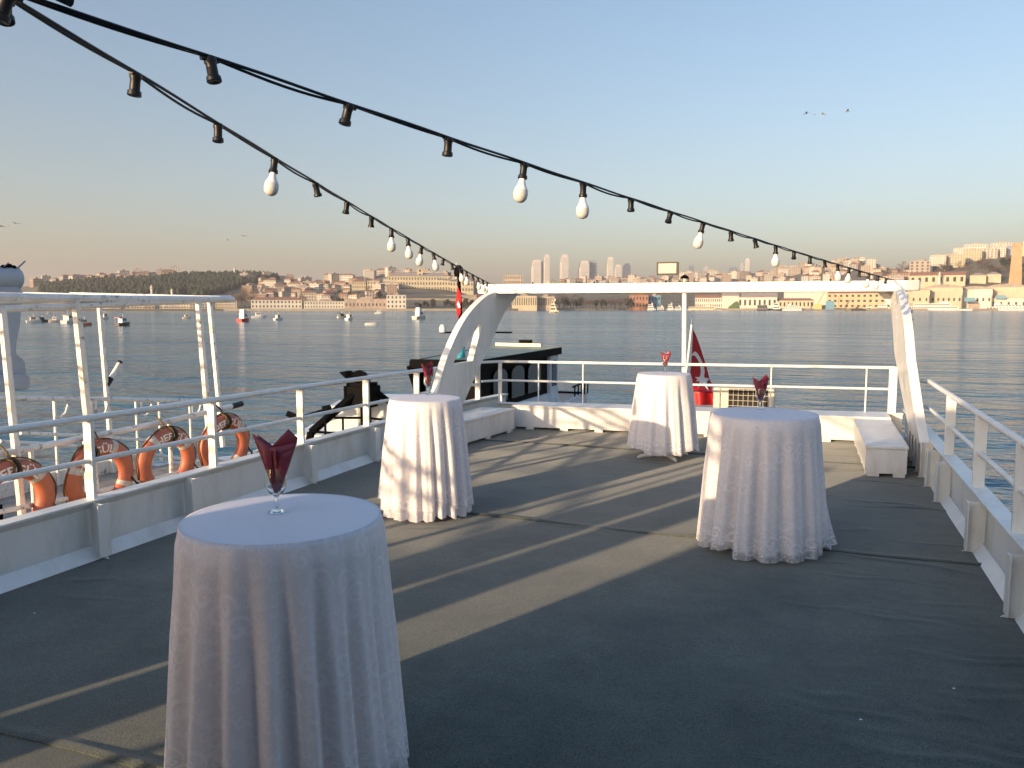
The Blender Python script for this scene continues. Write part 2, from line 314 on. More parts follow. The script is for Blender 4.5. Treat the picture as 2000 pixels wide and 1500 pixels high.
# ------------------------------------------------------------------ mesh builder
class MB:
    def __init__(s): s.v = []; s.f = []; s.mi = []
    def add(s, verts, faces, mi=0):
        o = len(s.v); s.v += [tuple(p) for p in verts]
        s.f += [tuple(i + o for i in f) for f in faces]; s.mi += [mi] * len(faces); return s
    def box(s, a, b, mi=0):
        x0, y0, z0 = a; x1, y1, z1 = b
        return s.add([(x0, y0, z0), (x1, y0, z0), (x1, y1, z0), (x0, y1, z0), (x0, y0, z1), (x1, y0, z1), (x1, y1, z1), (x0, y1, z1)],
                     [(3, 2, 1, 0), (4, 5, 6, 7), (0, 1, 5, 4), (1, 2, 6, 5), (2, 3, 7, 6), (3, 0, 4, 7)], mi)
    def bar(s, p, q, w, h=None, mi=0, upv=(0, 0, 1)):          # rectangular bar between two points
        h = h or w; p = Vector(p); q = Vector(q); d = (q - p).normalized(); u = Vector(upv)
        sx = d.cross(u)
        if sx.length < 1e-4: sx = d.cross(Vector((1, 0, 0)))
        sx.normalize(); uy = sx.cross(d)
        vs = []
        for c in (p, q):
            for a, b in ((-1, -1), (1, -1), (1, 1), (-1, 1)): vs.append(c + sx * (a * w / 2) + uy * (b * h / 2))
        return s.add(vs, [(3, 2, 1, 0), (4, 5, 6, 7), (0, 1, 5, 4), (1, 2, 6, 5), (2, 3, 7, 6), (3, 0, 4, 7)], mi)
    def tube(s, pts, r, n=8, mi=0, caps=True):
        pts = [Vector(p) for p in pts]; rs = r if isinstance(r, (list, tuple)) else [r] * len(pts)
        vs = []; fs = []; prev = None
        for i, p in enumerate(pts):
            d = (pts[min(i + 1, len(pts) - 1)] - pts[max(i - 1, 0)]).normalized()
            if prev is None:
                a = d.cross(Vector((0, 0, 1)))
                if a.length < 1e-3: a = d.cross(Vector((1, 0, 0)))
            else: a = prev - d * prev.dot(d)
            a.normalize(); prev = a; b = d.cross(a)
            for k in range(n):
                t = 2 * PI * k / n; vs.append(p + (a * math.cos(t) + b * math.sin(t)) * rs[i])
        for i in range(len(pts) - 1):
            for k in range(n):
                k2 = (k + 1) % n; fs.append((i * n + k, i * n + k2, (i + 1) * n + k2, (i + 1) * n + k))
        if caps:
            fs.append(tuple(range(n - 1, -1, -1))); fs.append(tuple((len(pts) - 1) * n + k for k in range(n)))
        return s.add(vs, fs, mi)
    def lathe(s, prof, n=24, mi=0, c=(0, 0, 0)):
        vs = []; fs = []
        for r, z in prof:
            for k in range(n):
                t = 2 * PI * k / n; vs.append((c[0] + r * math.cos(t), c[1] + r * math.sin(t), c[2] + z))
        for i in range(len(prof) - 1):
            for k in range(n):
                k2 = (k + 1) % n; fs.append((i * n + k, i * n + k2, (i + 1) * n + k2, (i + 1) * n + k))
        return s.add(vs, fs, mi)
    def prism(s, poly, off, mi=0):                              # polygon extruded by vector off
        o = Vector(off); m = len(poly); vs = [Vector(p) for p in poly] + [Vector(p) + o for p in poly]
        fs = [tuple(range(m - 1, -1, -1)), tuple(range(m, 2 * m))]
        for i in range(m): j = (i + 1) % m; fs.append((i, j, m + j, m + i))
        return s.add(vs, fs, mi)
    def mesh(s, name, mats, smooth=False, bevel=0):
        me = bpy.data.meshes.new(name); me.from_pydata(s.v, [], s.f)
        for m in (mats if isinstance(mats, (list, tuple)) else [mats]): me.materials.append(MAT[m])
        me.polygons.foreach_set('material_index', s.mi)
        bm = bmesh.new(); bm.from_mesh(me); bmesh.ops.recalc_face_normals(bm, faces=bm.faces)
        if bevel:
            bmesh.ops.bevel(bm, geom=[e for e in bm.edges if e.is_manifold and e.calc_face_angle(0) > .5], offset=bevel, segments=2, affect='EDGES', clamp_overlap=True)
        bm.to_mesh(me); bm.free()
        if smooth:
            me.polygons.foreach_set('use_smooth', [True] * len(me.polygons))
            me.set_sharp_from_angle(angle=R(40))
        me.update(); return me
    def build(s, name, mats, parent=None, smooth=False, bevel=0, loc=(0, 0, 0), label=None):
        o = bpy.data.objects.new(name, s.mesh(name, mats, smooth, bevel)); col.objects.link(o)
        o.parent = parent; o.location = loc
        if label: o['label'] = label
        return o
def tag(o, label=None, cat=None, group=None, kind=None):
    if label: o['label'] = label
    if cat: o['category'] = cat
    if group: o['group'] = group
    if kind: o['kind'] = kind
    return o
def empty(name, label, cat, loc=(0, 0, 0), rz=0.0, group=None):
    o = bpy.data.objects.new(name, None); col.objects.link(o); o.empty_display_size = .2
    o.location = loc; o.rotation_euler = (0, 0, rz); return tag(o, label, cat, group)
def copy_tree(o, parent=None):
    c = o.copy(); col.objects.link(c); c.parent = parent
    for ch in kids.get(o.name, []): copy_tree(ch, c)
    return c
kids = {}
def index_kids(o):
    for ch in o.children: kids.setdefault(o.name, []).append(ch); index_kids(ch)

# ================================================================== SETTING: water, hills
mb = MB(); c0 = far(1000, 3000)
mb.add([(-7000, -2500, 0), (7000, -2500, 0), (7000, 9000, 0), (-7000, 9000, 0)], [(0, 1, 2, 3)])
wat = mb.build('water', 'water', loc=(0, 0, WATER)); tag(wat, kind='structure')

CREST = [(-300, 566), (0, 562), (60, 560), (110, 553), (180, 548), (250, 543), (340, 540), (420, 541), (500, 540), (560, 546), (600, 553), (640, 549), (700, 541),
         (760, 537), (830, 539), (880, 545), (920, 553), (960, 564), (1000, 565), (1060, 558), (1100, 552), (1200, 550), (1300, 547), (1400, 541), (1500, 538),
         (1550, 531), (1600, 523), (1640, 521), (1680, 528), (1720, 541), (1760, 536), (1800, 526), (1850, 512), (1900, 502), (1950, 497), (2000, 494), (2300, 490)]
SHORE = [(-300, 800), (0, 840), (900, 850), (1000, 880), (1250, 960), (1400, 940), (1600, 900), (2300, 860)]
CDIST = [(-300, 1500), (0, 1500), (500, 1500), (600, 1400), (900, 1400), (1000, 2300), (1500, 2200), (1650, 1700), (1760, 1350), (2300, 1350)]
def interp(T, x):
    if x <= T[0][0]: return T[0][1]
    for (a, b), (c, d) in zip(T, T[1:]):
        if x <= c: return b + (d - b) * (x - a) / (c - a)
    return T[-1][1]
def ground(px, D):
    ds = interp(SHORE, px); dc = interp(CDIST, px); zc = zat(interp(CREST, px), dc)
    s = (D - ds - 25) / (dc - ds - 25)
    base = WATER + 2.0
    if D < ds: return WATER - 4
    if s <= 0: return base
    if s <= 1:
        k = s ** 1.15 if px < 1650 else (s * s * (3 - 2 * s)) ** .9
        return base + (zc - base) * k
    return max(base, zc - (zc - base) * min(1, (s - 1) * .8))
mb = MB(); PX = list(range(-300, 2301, 20)); ts = [-.01, 0, .02, .05, .1, .17, .25, .35, .45, .55, .65, .75, .85, .95, 1.0, 1.1, 1.3, 1.7, 2.3]
for px in PX:
    ds = interp(SHORE, px); dc = interp(CDIST, px)
    for t in ts:
        D = ds + t * (dc - ds); p = far(px, D); 
        z = ground(px, D) if t > 0 else WATER - 3 * (t < 0) + (2.0 if t == 0 else 0) 
        mb.v.append((p.x, p.y, z))
m = len(ts)
for i in range(len(PX) - 1):
    for j in range(m - 1):
        mb.f.append((i * m + j, (i + 1) * m + j, (i + 1) * m + j + 1, i * m + j + 1)); mb.mi.append(0)
tag(mb.build('hills', 'hill_earth', smooth=True), kind='structure')
# quay along the far shore
mb = MB()
for px in range(440, 2300, 20):
    a = far(px, interp(SHORE, px) - 7); b = far(px + 20, interp(SHORE, px + 20) - 7); a2 = far(px, interp(SHORE, px) + 14); b2 = far(px + 20, interp(SHORE, px + 20) + 14)
    mb.add([(a.x, a.y, WATER - 1), (b.x, b.y, WATER - 1), (b.x, b.y, WATER + 2.3), (a.x, a.y, WATER + 2.3), (a2.x, a2.y, WATER + 2.3), (b2.x, b2.y, WATER + 2.3)], [(0, 1, 2, 3), (3, 2, 5, 4)])
tag(mb.build('quay', 'quay_stone'), kind='structure')

# ================================================================== OUR VESSEL: hull, deck, carpet
XL, XR = -4.97, 1.26                       # inner faces of the port and starboard bulwarks
def stern(x): return 11.14 + (x + 4.22) * 0.095     # front face of the stern locker
mb = MB()
mb.prism([(XL - .14, -6, 0), (XR + .14, -6, 0), (XR + .14, 13.4, 0), (XL - .14, 13.2, 0)], (0, 0, -3.6))
tag(mb.build('vessel_hull', 'ship_white', loc=(0, 0, -.06)), kind='structure')
deck = MB().box((XL - .1, -6, -.055), (XR + .1, 13.1, -.012)).build('deck', 'grey_metal'); tag(deck, kind='structure')
# carpet rolled out athwart in strips, each lapping over the next one
def fbm(x, y, s=0.0):
    return (math.sin(x * 1.7 + s) * math.cos(y * 2.3 - s * 1.3) + .5 * math.sin(x * 4.1 - y * 3.2 + s * 2) + .25 * math.sin(x * 9.3 + y * 7.7 + s)) / 1.75
def carpet_strip(y0, y1, lift, seed):
    mb = MB(); nx, ny = 150, max(20, int((y1 - y0) * 42))
    x0, x1 = XL + .02, XR - .05
    rr = random.Random(seed); creases = []
    for k in range(16):
        cx = rr.choice([rr.uniform(x0, x1), rr.uniform(x1 - 1.4, x1)]); cy = rr.uniform(y0 + .15, y1 - .1)
        creases.append((cx, cy, rr.uniform(.2, .75), rr.uniform(-.35, .35), rr.uniform(.004, .011), rr.uniform(.012, .028)))
    if seed in (1, 2):
        for k in range(22):
            cx = x1 - rr.uniform(.1, 1.5); cy = rr.uniform(max(y0, 1.5) + .1, y1 - .1); creases.append((cx, cy, rr.uniform(.25, .6), rr.uniform(-.25, .12), rr.uniform(.003, .008), rr.uniform(.012, .022)))
        for k in range(7):
            cx = -.9 + k * .16 + rr.uniform(-.1, .1); creases.append((cx, 6.05 if seed == 2 else 2.0, .10, rr.uniform(1.6, 2.6), rr.uniform(.004, .007), .03))
    for j in range(ny + 1):
        y = y0 + (y1 - y0) * j / ny
        e = 0.012 * fbm(0, j * .0, seed)
        for i in range(nx + 1):
            x = x0 + (x1 - x0) * i / nx
            z = lift + .0022 * fbm(x * 1.1, y * 1.6, seed)
            for cx, cy, ln, sl, hh, ww in creases if True else ():
                dx = (x - cx) / ln
                if abs(dx) < 1:
                    dy = (y - cy - sl * (x - cx) - .03 * math.sin(5 * dx)) / ww
                    if abs(dy) < 3: z += hh * (1 - dx * dx) ** 2 * math.exp(-dy * dy)
            dE = (y - y0)
            if dE < .09: z += .019 * math.exp(-((dE - .03) / .025) ** 2) * (.7 + .3 * math.sin(x * 3 + seed))   # rolled front edge
            yy = y + .025 * fbm(x * .8, seed, seed) * (1 - j / ny)
            mb.v.append((x, yy, max(z, lift - .004)))
    for j in range(ny):
        for i in range(nx):
            a = j * (nx + 1) + i; mb.f.append((a, a + 1, a + nx + 2, a + nx + 1)); mb.mi.append(0)
    b = len(mb.v)
    for i in range(nx + 1): x, y, z = mb.v[i]; mb.v.append((x, y + .004, -.011))
    for i in range(nx): mb.f.append((i, b + i, b + i + 1, i + 1)); mb.mi.append(0)
    o = mb.build('carpet_strip', 'carpet', deck, smooth=True); return o
carpet_strip(-6.0, 2.40, .004, 1); carpet_strip(2.30, 6.46, .009, 2); carpet_strip(6.37, 10.15, .014, 3); carpet_strip(10.05, 12.3, .019, 4)

# bulwarks --------------------------------------------------------------
def bul_top(y): return 0.44 if y > 3.3 else 0.44
def port_x(y): return XL if y < 8.5 else XL + (y - 8.5) ** 2 * .022
port = empty('bulwark', 'white steel bulwark with flanged stiffeners along the side by the lifebuoys', 'bulwark', (XL, 4, 0))
def side_plate(xf, y0, y1, side, parent, top, name='plate', step=1.0):
    mb = MB(); ys = [y0 + (y1 - y0) * i / 30 for i in range(31)]
    prof = [(0, -.05), (0, .07), (-.012 * side, .075), (-.012 * side, top - .05), (0.03 * side, top)]   # small knuckle near the foot
    th = .05 * side
    for y in ys:
        x = xf(y)
        for px, z in prof: mb.v.append((x - px * 1.0, y, z))
        mb.v.append((x + th, y, top)); mb.v.append((x + th, y, -.05))
    k = len(prof) + 2
    for i in range(len(ys) - 1):
        for j in range(k):
            j2 = (j + 1) % k; mb.f.append((i * k + j, i * k + j2, (i + 1) * k + j2, (i + 1) * k + j)); mb.mi.append(0)
    return mb.build(name, 'ship_white', parent)
def rel(o, parent):                       # keep world placement under a parent that only has a location / z rotation
    o.matrix_parent_inverse = Matrix.Translation(-Vector(parent.location)) if parent.rotation_euler.z == 0 else (Matrix.Translation(parent.location) @ Matrix.Rotation(parent.rotation_euler.z, 4, 'Z')).inverted()
    return o
rel(side_plate(port_x, 2.9, 12.1, -1, port, .425), port)
mb = MB()
for i in range(30):
    y0 = 2.9 + 9.2 * i / 30; y1 = 2.9 + 9.2 * (i + 1) / 30
    mb.bar((port_x(y0) - .03, y0, .432), (port_x(y1) - .03, y1, .432), .13, .014)
rel(mb.build('cap_rail', 'ship_white', port), port)
def stiffener(x, y, side, parent, h=.42, depth=.13):
    mb = MB()
    mb.prism([(x, y, 0.012), (x + side * depth * 1.25, y, 0.012), (x + side * depth * .95, y, .04), (x + side * depth, y, h), (x, y, h)], (0, .008, 0))
    mb.box((min(x + side * depth, x + side * (depth + .008)), y - .05, .03), (max(x + side * depth, x + side * (depth + .008)), y + .05, h))
    return rel(mb.build('stiffener', 'ship_white', parent), parent)
for y in (4.28, 5.22, 6.92, 8.22, 9.5): stiffener(port_x(y), y, 1, port)
# lower sloping gutter plate along the port side
mb = MB(); mb.prism([(XL - .005, 0, .012), (XL + .10, 0, .012), (XL + .012, 0, .10)], (0, 8.9, 0))
o = mb.build('gutter_plate', 'ship_white', port); o.location = (0, 2.95, 0); rel(o, port)
# forward part of the same side, unseen, raised a step to shade the deck
fwd = empty('bulwark', 'unseen solid white forward bulwark, made taller to shade the deck', 'bulwark', (XL, -2, 0))
rel(side_plate(lambda y: XL, -6, 2.88, -1, fwd, .66), fwd)
mb = MB(); mb.box((XL - .09, -6, .66), (XL + .06, 2.88, .675)); rel(mb.build('cap_rail', 'ship_white', fwd), fwd)

stb = empty('bulwark', 'white steel bulwark with bracket stiffeners beside the open water', 'bulwark', (XR, 4, 0))
rel(side_plate(lambda y: XR, -6, 12.5, 1, stb, .40), stb)
mb = MB(); mb.box((XR - .045, -6, .405), (XR + .09, 12.5, .42)); rel(mb.build('cap_rail', 'ship_white', stb), stb)
for y in (4.0, 5.35, 6.72, 8.36, 9.05, 9.55, 9.85, 10.15, 10.45, 10.75): stiffener(XR, y, -1, stb, .40, .12)
mb = MB(); mb.prism([(XR + .005, 0, .012), (XR - .08, 0, .012), (XR - .012, 0, .09)], (0, 15, 0)); o = mb.build('gutter_plate', 'ship_white', stb); o.location = (0, -4, 0); rel(o, stb)

sb = empty('bulwark', 'low white stern bulwark behind the long locker', 'bulwark', (-1.7, 11.9, 0))
def sy(x, d=0.0): return stern(x) + .53 + d
mb = MB(); xs = [-4.66, XR - .06]
mb.prism([(xs[0], sy(xs[0]), -.05), (xs[1], sy(xs[1]), -.05), (xs[1], sy(xs[1]), .37), (xs[0], sy(xs[0]), .33)], (0, .05, 0)); rel(mb.build('plate', 'ship_white', sb), sb)
mb = MB(); mb.bar((xs[0], sy(xs[0], .025), .338), (xs[1], sy(xs[1], .025), .378), .14, .014); rel(mb.build('cap_rail', 'ship_white', sb), sb)

# railings ---------------------------------------------------------------
def railing(name_label, path, posts, top, mid, r1, r2, foot, loc, post_w=.062, post_t=.012, flat=None, endpost=None):
    e = empty('railing', name_label, 'railing', loc)
    rel(MB().tube([(x, y, z + top) for x, y, z in path], r1, 10).build('top_rail', 'ship_white', e, True), e)
    rel(MB().tube([(x, y, z + mid) for x, y, z in path], r2, 10).build('middle_rail', 'ship_white', e, True), e)
    for (x, y, zf, zt, kind) in posts:
        mb = MB()
        if kind == 'x': mb.box((x - post_w / 2, y - post_t / 2, zf), (x + post_w / 2, y + post_t / 2, zt))     # flat bar seen broadside from the bow
        elif kind == 'X': mb.box((x - .05, y - .05, zf), (x + .05, y + .05, zt))
        else: mb.tube([(x, y, zf), (x, y, zt)], .011, 8)
        rel(mb.build('post', 'ship_white', e, kind == 'r'), e)
    return e
pp = [(port_x(y) - .03, y, .02 if y < 9 else .0) for y in (2.95, 4.3, 5.6, 6.95, 8.25, 9.6, 10.6, 11.3)]
pp = [(x, y, (1.05 - 1.03) - (y - 3) * .008) for x, y, z in pp]
railing('white two-bar railing in front of the orange lifebuoys', pp, [(port_x(y) - .03, y, .438, 1.03 - (y - 3) * .008, 'x') for y in (3.0, 4.33, 5.62, 6.93, 8.24, 9.5, 10.7, 11.25)],
        1.035, .715, .026, .02, .43, (XL, 7, .44), post_w=.075, post_t=.03)
sp = [(-4.82, 11.38, 0), (-4.60, sy(-4.60, .03), 0), (-4.45, sy(-4.45, .03), 0), (1.08, sy(1.08, .03), .015)]
railing('white two-bar stern railing with thin uprights under the arch', sp,
        [(-4.62, sy(-4.62, .02), .345, 1.0, 'x')] + [(x, sy(x, .03), .35, 1.0, 'r') for x in (-4.0, -3.30, -1.75, -.55, .72)] + [(1.06, sy(1.06, .03), .385, 1.03, 'X')],
        1.0, .70, .022, .018, .4, (-1.7, 11.9, .37))
rp = [(XR + .02, y, 0) for y in (-6, 3.0, 4.5, 5.8, 7.25, 8.7, 10.3)]
rp = [(x, y, 0) for x, y, z in rp] + [(XR - .10, 10.42, 0)]
railing('white two-bar railing along the open water side', rp, [(XR + .02, y, .418, 1.0, 'x') for y in (1.4, 2.9, 4.35, 5.82, 7.2, 8.7)],
        1.0, .70, .027, .021, .41, (XR, 5, .42), post_w=.085, post_t=.03)

# arch -------------------------------------------------------------------
arch = empty('radar_arch', 'white swept-back arch with a long crossbeam over the stern', 'arch', (-1.7, 11.5, 0))
def curve(pts, n=8):
    o = []
    for i in range(len(pts) - 1):
        p0, p1, p2, p3 = pts[max(i - 1, 0)], pts[i], pts[i + 1], pts[min(i + 2, len(pts) - 1)]
        for k in range(n):
            t = k / n
            o.append(tuple(.5 * ((2 * p1[a]) + (-p0[a] + p2[a]) * t + (2 * p0[a] - 5 * p1[a] + 4 * p2[a] - p3[a]) * t * t + (-p0[a] + 3 * p1[a] - 3 * p2[a] + p3[a]) * t ** 3) for a in range(2)))
    o.append(pts[-1]); return o
def leg(x0, x1, th, cut=True):
    front = curve([(9.55, .36), (9.82, .70), (10.13, 1.19), (10.72, 1.68), (11.45, 2.0), (11.95, 2.10)])
    back = curve([(13.0, 2.09), (12.30, 1.75), (11.55, 1.15), (11.1, .78), (10.72, .43), (10.66, .36)])
    slot = [(11.36, 1.60), (11.27, 1.61), (11.2, 1.56), (10.36, 1.10), (10.28, 1.04), (11.0, 1.04)]
    bm = bmesh.new()
    outer = [bm.verts.new((0, y, z)) for y, z in front + back]; inner = [bm.verts.new((0, y, z)) for y, z in slot]
    ed = []
    for L in ((outer, inner) if cut else (outer,)):
        for i in range(len(L)): ed.append(bm.edges.new((L[i], L[(i + 1) % len(L)])))
    bmesh.ops.triangle_fill(bm, edges=ed, use_beauty=True)
    # drop triangles that closed the slot
    def inside(y, z):
        c = False; j = len(slot) - 1
        for i in range(len(slot)):
            if (slot[i][1] > z) != (slot[j][1] > z) and y < (slot[j][0] - slot[i][0]) * (z - slot[i][1]) / (slot[j][1] - slot[i][1]) + slot[i][0]: c = not c
            j = i
        return c
    if not cut: bmesh.ops.delete(bm, geom=inner, context='VERTS')
    bad = [f for f in bm.faces if cut and inside(f.calc_center_median().y, f.calc_center_median().z)]
    bmesh.ops.delete(bm, geom=bad, context='FACES_ONLY')
    r = bmesh.ops.extrude_face_region(bm, geom=bm.faces[:])
    bmesh.ops.translate(bm, verts=[v for v in r['geom'] if isinstance(v, bmesh.types.BMVert)], vec=(th, 0, 0))
    for v in bm.verts: v.co.x += x0 + (x1 - x0) * max(0, min(1, (v.co.z - .36) / .9)) ** .8
    bmesh.ops.recalc_face_normals(bm, faces=bm.faces)
    me = bpy.data.meshes.new('leg'); bm.to_mesh(me); bm.free(); me.materials.append(MAT['ship_white'])
    o = bpy.data.objects.new('leg', me); col.objects.link(o); o.parent = arch; return rel(o, arch)
leg(-4.94, -4.90, .10); leg(1.135, 1.015, .10, False)
def by(x): return 11.93 + (x + 4.9) * .03
mb = MB(); mb.prism([(-5.12, by(-5.12), 2.075), (1.16, by(1.16), 2.075), (1.34, by(1.34) + .12, 2.085), (1.38, by(1.38) + .4, 2.085), (1.3, by(1.3) + .95, 2.085), (-5.12, by(-5.12) + 1.0, 2.075)], (0, 0, .145))
rel(mb.build('crossbeam', 'ship_white', arch, bevel=.012), arch)
mb = MB(); mb.prism([(.84, by(.7) + .55, 2.073), (1.05, by(1) + .55, 2.073), (1.05, by(1) + .55, 1.84)], (0, .02, 0)); rel(mb.build('gusset', 'ship_white', arch), arch)
mb = MB()   # cloth strips tied round the leg top
for k in range(3): mb.tube([(1.05, 12.0 - .12 * k, 1.95 - .07 * k), (1.03, 11.75 - .1 * k, 1.90 - .09 * k), (1.09, 11.55 - .1 * k, 1.82 - .1 * k), (1.20, 11.66 - .1 * k, 1.80 - .1 * k)], .022, 6)
rel(mb.build('tied_wrap', 'ship_white', arch, True), arch)
stan = MB().tube([(-1.80, by(-1.8) + .12, .02), (-1.83, by(-1.83) + .12, 2.07)], .038, 12).build('stanchion', 'ship_white', arch, True); rel(stan, arch)
for x in (-4.2, -3.2, -2.1, -.9, .2): rel(MB().tube([(x, by(x) + .05, 2.22), (x, by(x) + .05, 2.25)], .012, 6).build('bolt', 'black_paint', arch), arch)

# floodlight and lantern on the beam, cables ------------------------------
def place(px, py, Y): return ony(px, py, Y)
yb = by(-2) + .12
fl = empty('floodlight', 'flat square floodlight on a thin stand on the crossbeam', 'floodlight', (-2.03, yb, 2.22))
p0, p1 = ony(1283, 512, yb), ony(1325, 537, yb)
mb = MB(); mb.box((p0.x, yb - .02, p1.z), (p1.x, yb + .03, p0.z)); rel(mb.build('housing', 'black_rubber', fl, bevel=.006), fl)
mb = MB(); mb.box((p0.x + .03, yb - .026, p1.z + .026), (p1.x - .03, yb - .019, p0.z - .024)); rel(mb.build('lens', 'lens', fl), fl)
for x in (p0.x + .004, p1.x - .004): rel(MB().tube([(x, yb + .035, 2.219), (x, yb + .035, p1.z + .05)], .006, 6).build('bracket', 'grey_metal', fl), fl)
rel(MB().tube([(p1.x - .1, yb + .03, p1.z + .03), (p1.x - .1, yb + .06, 2.3), (p1.x - .22, yb + .06, 2.225)], .006, 6).build('wire', 'black_rubber', fl), fl)
q = ony(1337, 552, yb); ln = empty('lantern', 'small black-capped stern light on the crossbeam above the pole', 'lamp', (q.x, yb, 2.22))
MB().lathe([(0, 0), (.05, 0), (.05, .075), (0, .075)], 14).build('lens', 'lens', ln, True)
MB().lathe([(.066, .062), (.066, .075), (.045, .10), (.018, .115), (0, .118)], 14).build('cap', 'black_paint', ln, True)
MB().lathe([(.060, 0), (.060, .012), (.02, .014)], 14).build('base', 'black_paint', ln, True)
for k in range(3):
    t = 2 * PI * k / 3; MB().tube([(.06 * math.cos(t), .06 * math.sin(t), .005), (.06 * math.cos(t), .06 * math.sin(t), .068)], .005, 5).build('guard_bar', 'black_paint', ln)

# lockers -----------------------------------------------------------------
def locker(label, poly, h, loc, feet=True, mat='box_white'):
    e = empty('deck_locker', label, 'locker', loc)
    mb = MB(); mb.prism([(x, y, .055) for x, y in poly], (0, 0, h - .055 - .035)); rel(mb.build('body', mat, e, bevel=.006), e)
    cx = sum(p[0] for p in poly) / len(poly); cy = sum(p[1] for p in poly) / len(poly)
    lid = [(cx + (x - cx) * 1.0 + (.012 if x > cx else -.012), cy + (y - cy) + (.012 if y > cy else -.012)) for x, y in poly]
    mb = MB(); mb.prism([(x, y, h - .033) for x, y in lid], (0, 0, .033)); rel(mb.build('lid', mat, e, bevel=.006), e)
    for i in range(len(poly)):
        a = Vector(poly[i]); b = Vector(poly[(i + 1) % len(poly)]); n = max(1, int((b - a).length / .55)); d = (b - a).normalized(); inn = Vector((cx, cy)) - (a + b) / 2; inn.normalize()
        for k in range(n + 1):
            c = a + (b - a) * (.04 + .92 * k / n) - d * (.12 * k / n)
            mb = MB(); p = c + inn * .022; mb.bar((p.x, p.y, .037), (p.x + d.x * .12, p.y + d.y * .12, .037), .03, .035); rel(mb.build('foot', mat, e), e)
    return e
locker('long white locker along the stern behind the tables', [(-4.22, stern(-4.22)), (1.0, stern(1.0)), (1.0, sy(1.0) - .03), (-4.22, sy(-4.22) - .03)], .385, (-1.6, 11.5, .02))
locker('white locker beside the swept arch leg near the smaller front table', [(-4.80, 8.75), (-4.36, 8.75), (-4.10, 10.92), (-4.62, 10.92)], .36, (-4.5, 9.8, .02))
locker('white box locker with a grey lid by the starboard stiffeners', [(.585, 9.36), (.995, 9.40), (1.0, stern(1.0) - .05), (.56, stern(.56) - .05)], .36, (.8, 10.4, .02))

# air conditioner behind the stern rail -----------------------------------
Ya = 12.85
a0, a1 = ony(1393, 757, Ya), ony(1511, 812, Ya); zb = a1.z - .16
ac = empty('air_conditioner', 'cream outdoor air conditioner with wire grille behind stern railing', 'air conditioner', ((a0.x + a1.x) / 2, Ya, zb))
mb = MB(); mb.box((a0.x, Ya, zb), (a1.x, Ya + .32, a0.z)); rel(mb.build('casing', 'ac_cream', ac, bevel=.01), ac)
g0, g1 = ony(1423, 760, Ya).x, ony(1501, 760, Ya).x
mb = MB(); mb.box((g0, Ya - .006, zb + .03), (g1, Ya + .002, a0.z - .008)); rel(mb.build('fan_opening', 'dark_hole', ac), ac)
for i in range(9):
    x = g0 + (g1 - g0) * i / 8; rel(MB().tube([(x, Ya - .014, zb + .03), (x, Ya - .014, a0.z - .008)], .0035, 5).build('grille_wire', 'boat_cream', ac), ac)
for i in range(7):
    z = zb + .04 + (a0.z - zb - .06) * i / 6; rel(MB().tube([(g0, Ya - .019, z), (g1, Ya - .019, z)], .0035, 5).build('grille_wire', 'boat_cream', ac), ac)
mb = MB(); mb.box((a0.x - .05, Ya + .02, -.05), (a1.x + .05, Ya + .3, zb - .002)); rel(mb.build('plinth', 'ship_white', ac), ac)

# ensign --------------------------------------------------------------------
Yf = 12.75
b0, b1 = ony(1333, 800, Yf), ony(1352, 622, Yf)
en = empty('ensign', 'large red flag with white crescent and star hanging from a leaning white staff', 'flag', (b0.x, Yf, 0))
d = (b1 - b0).normalized(); foot = b0 + d * ((-.03 - b0.z) / d.z)
rel(MB().tube([foot, b0 + d * ((b1 - b0).length - .10)], .016, 10).build('staff', 'ship_white', en, True), en)
rel(MB().tube([b0 + d * ((b1 - b0).length - .10), b1], .007, 8).build('finial', 'grey_metal', en, True), en)
def flag_pt(u, v, off=0.0):
    top = ony(1353, 640, Yf); botl = ony(1345, 792, Yf); botr = ony(1393, 790, Yf)
    a = top + (botl - top) * v; wv = (botr.x - botl.x) * (v ** .8) * (.72 + .34 * min(1, max(0, (v - .70) / .12)))
    k = min(1, max(0, (v - .70) / .12)); k = k * k * (3 - 2 * k)
    y = Yf + .02 + wv * u * (3.9 * (1 - k) + .6 * k) + .05 * v * math.sin(u * 8.5 + .8) * (.25 + .75 * k)
    z = a.z + .02 * math.sin(u * 3) * v - .03 * u
    return Vector((a.x + wv * u + .012 * v * math.sin(v * 7 + u * 4), y - off, z))
def flag_patch(name, mat, fn, nu, nv, off, parent, uvname=True):
    mb = MB()
    for j in range(nv + 1):
        for i in range(nu + 1): u, v = fn(i / nu, j / nv); mb.v.append(tuple(flag_pt(u, v, off)))
    for j in range(nv):
        for i in range(nu): a = j * (nu + 1) + i; mb.f.append((a, a + 1, a + nu + 2, a + nu + 1)); mb.mi.append(0)
    return rel(mb.build(name, mat, parent, True), parent)
cl = flag_patch('cloth', 'red_bunting', lambda a, b: (a, b), 30, 40, 0, en)
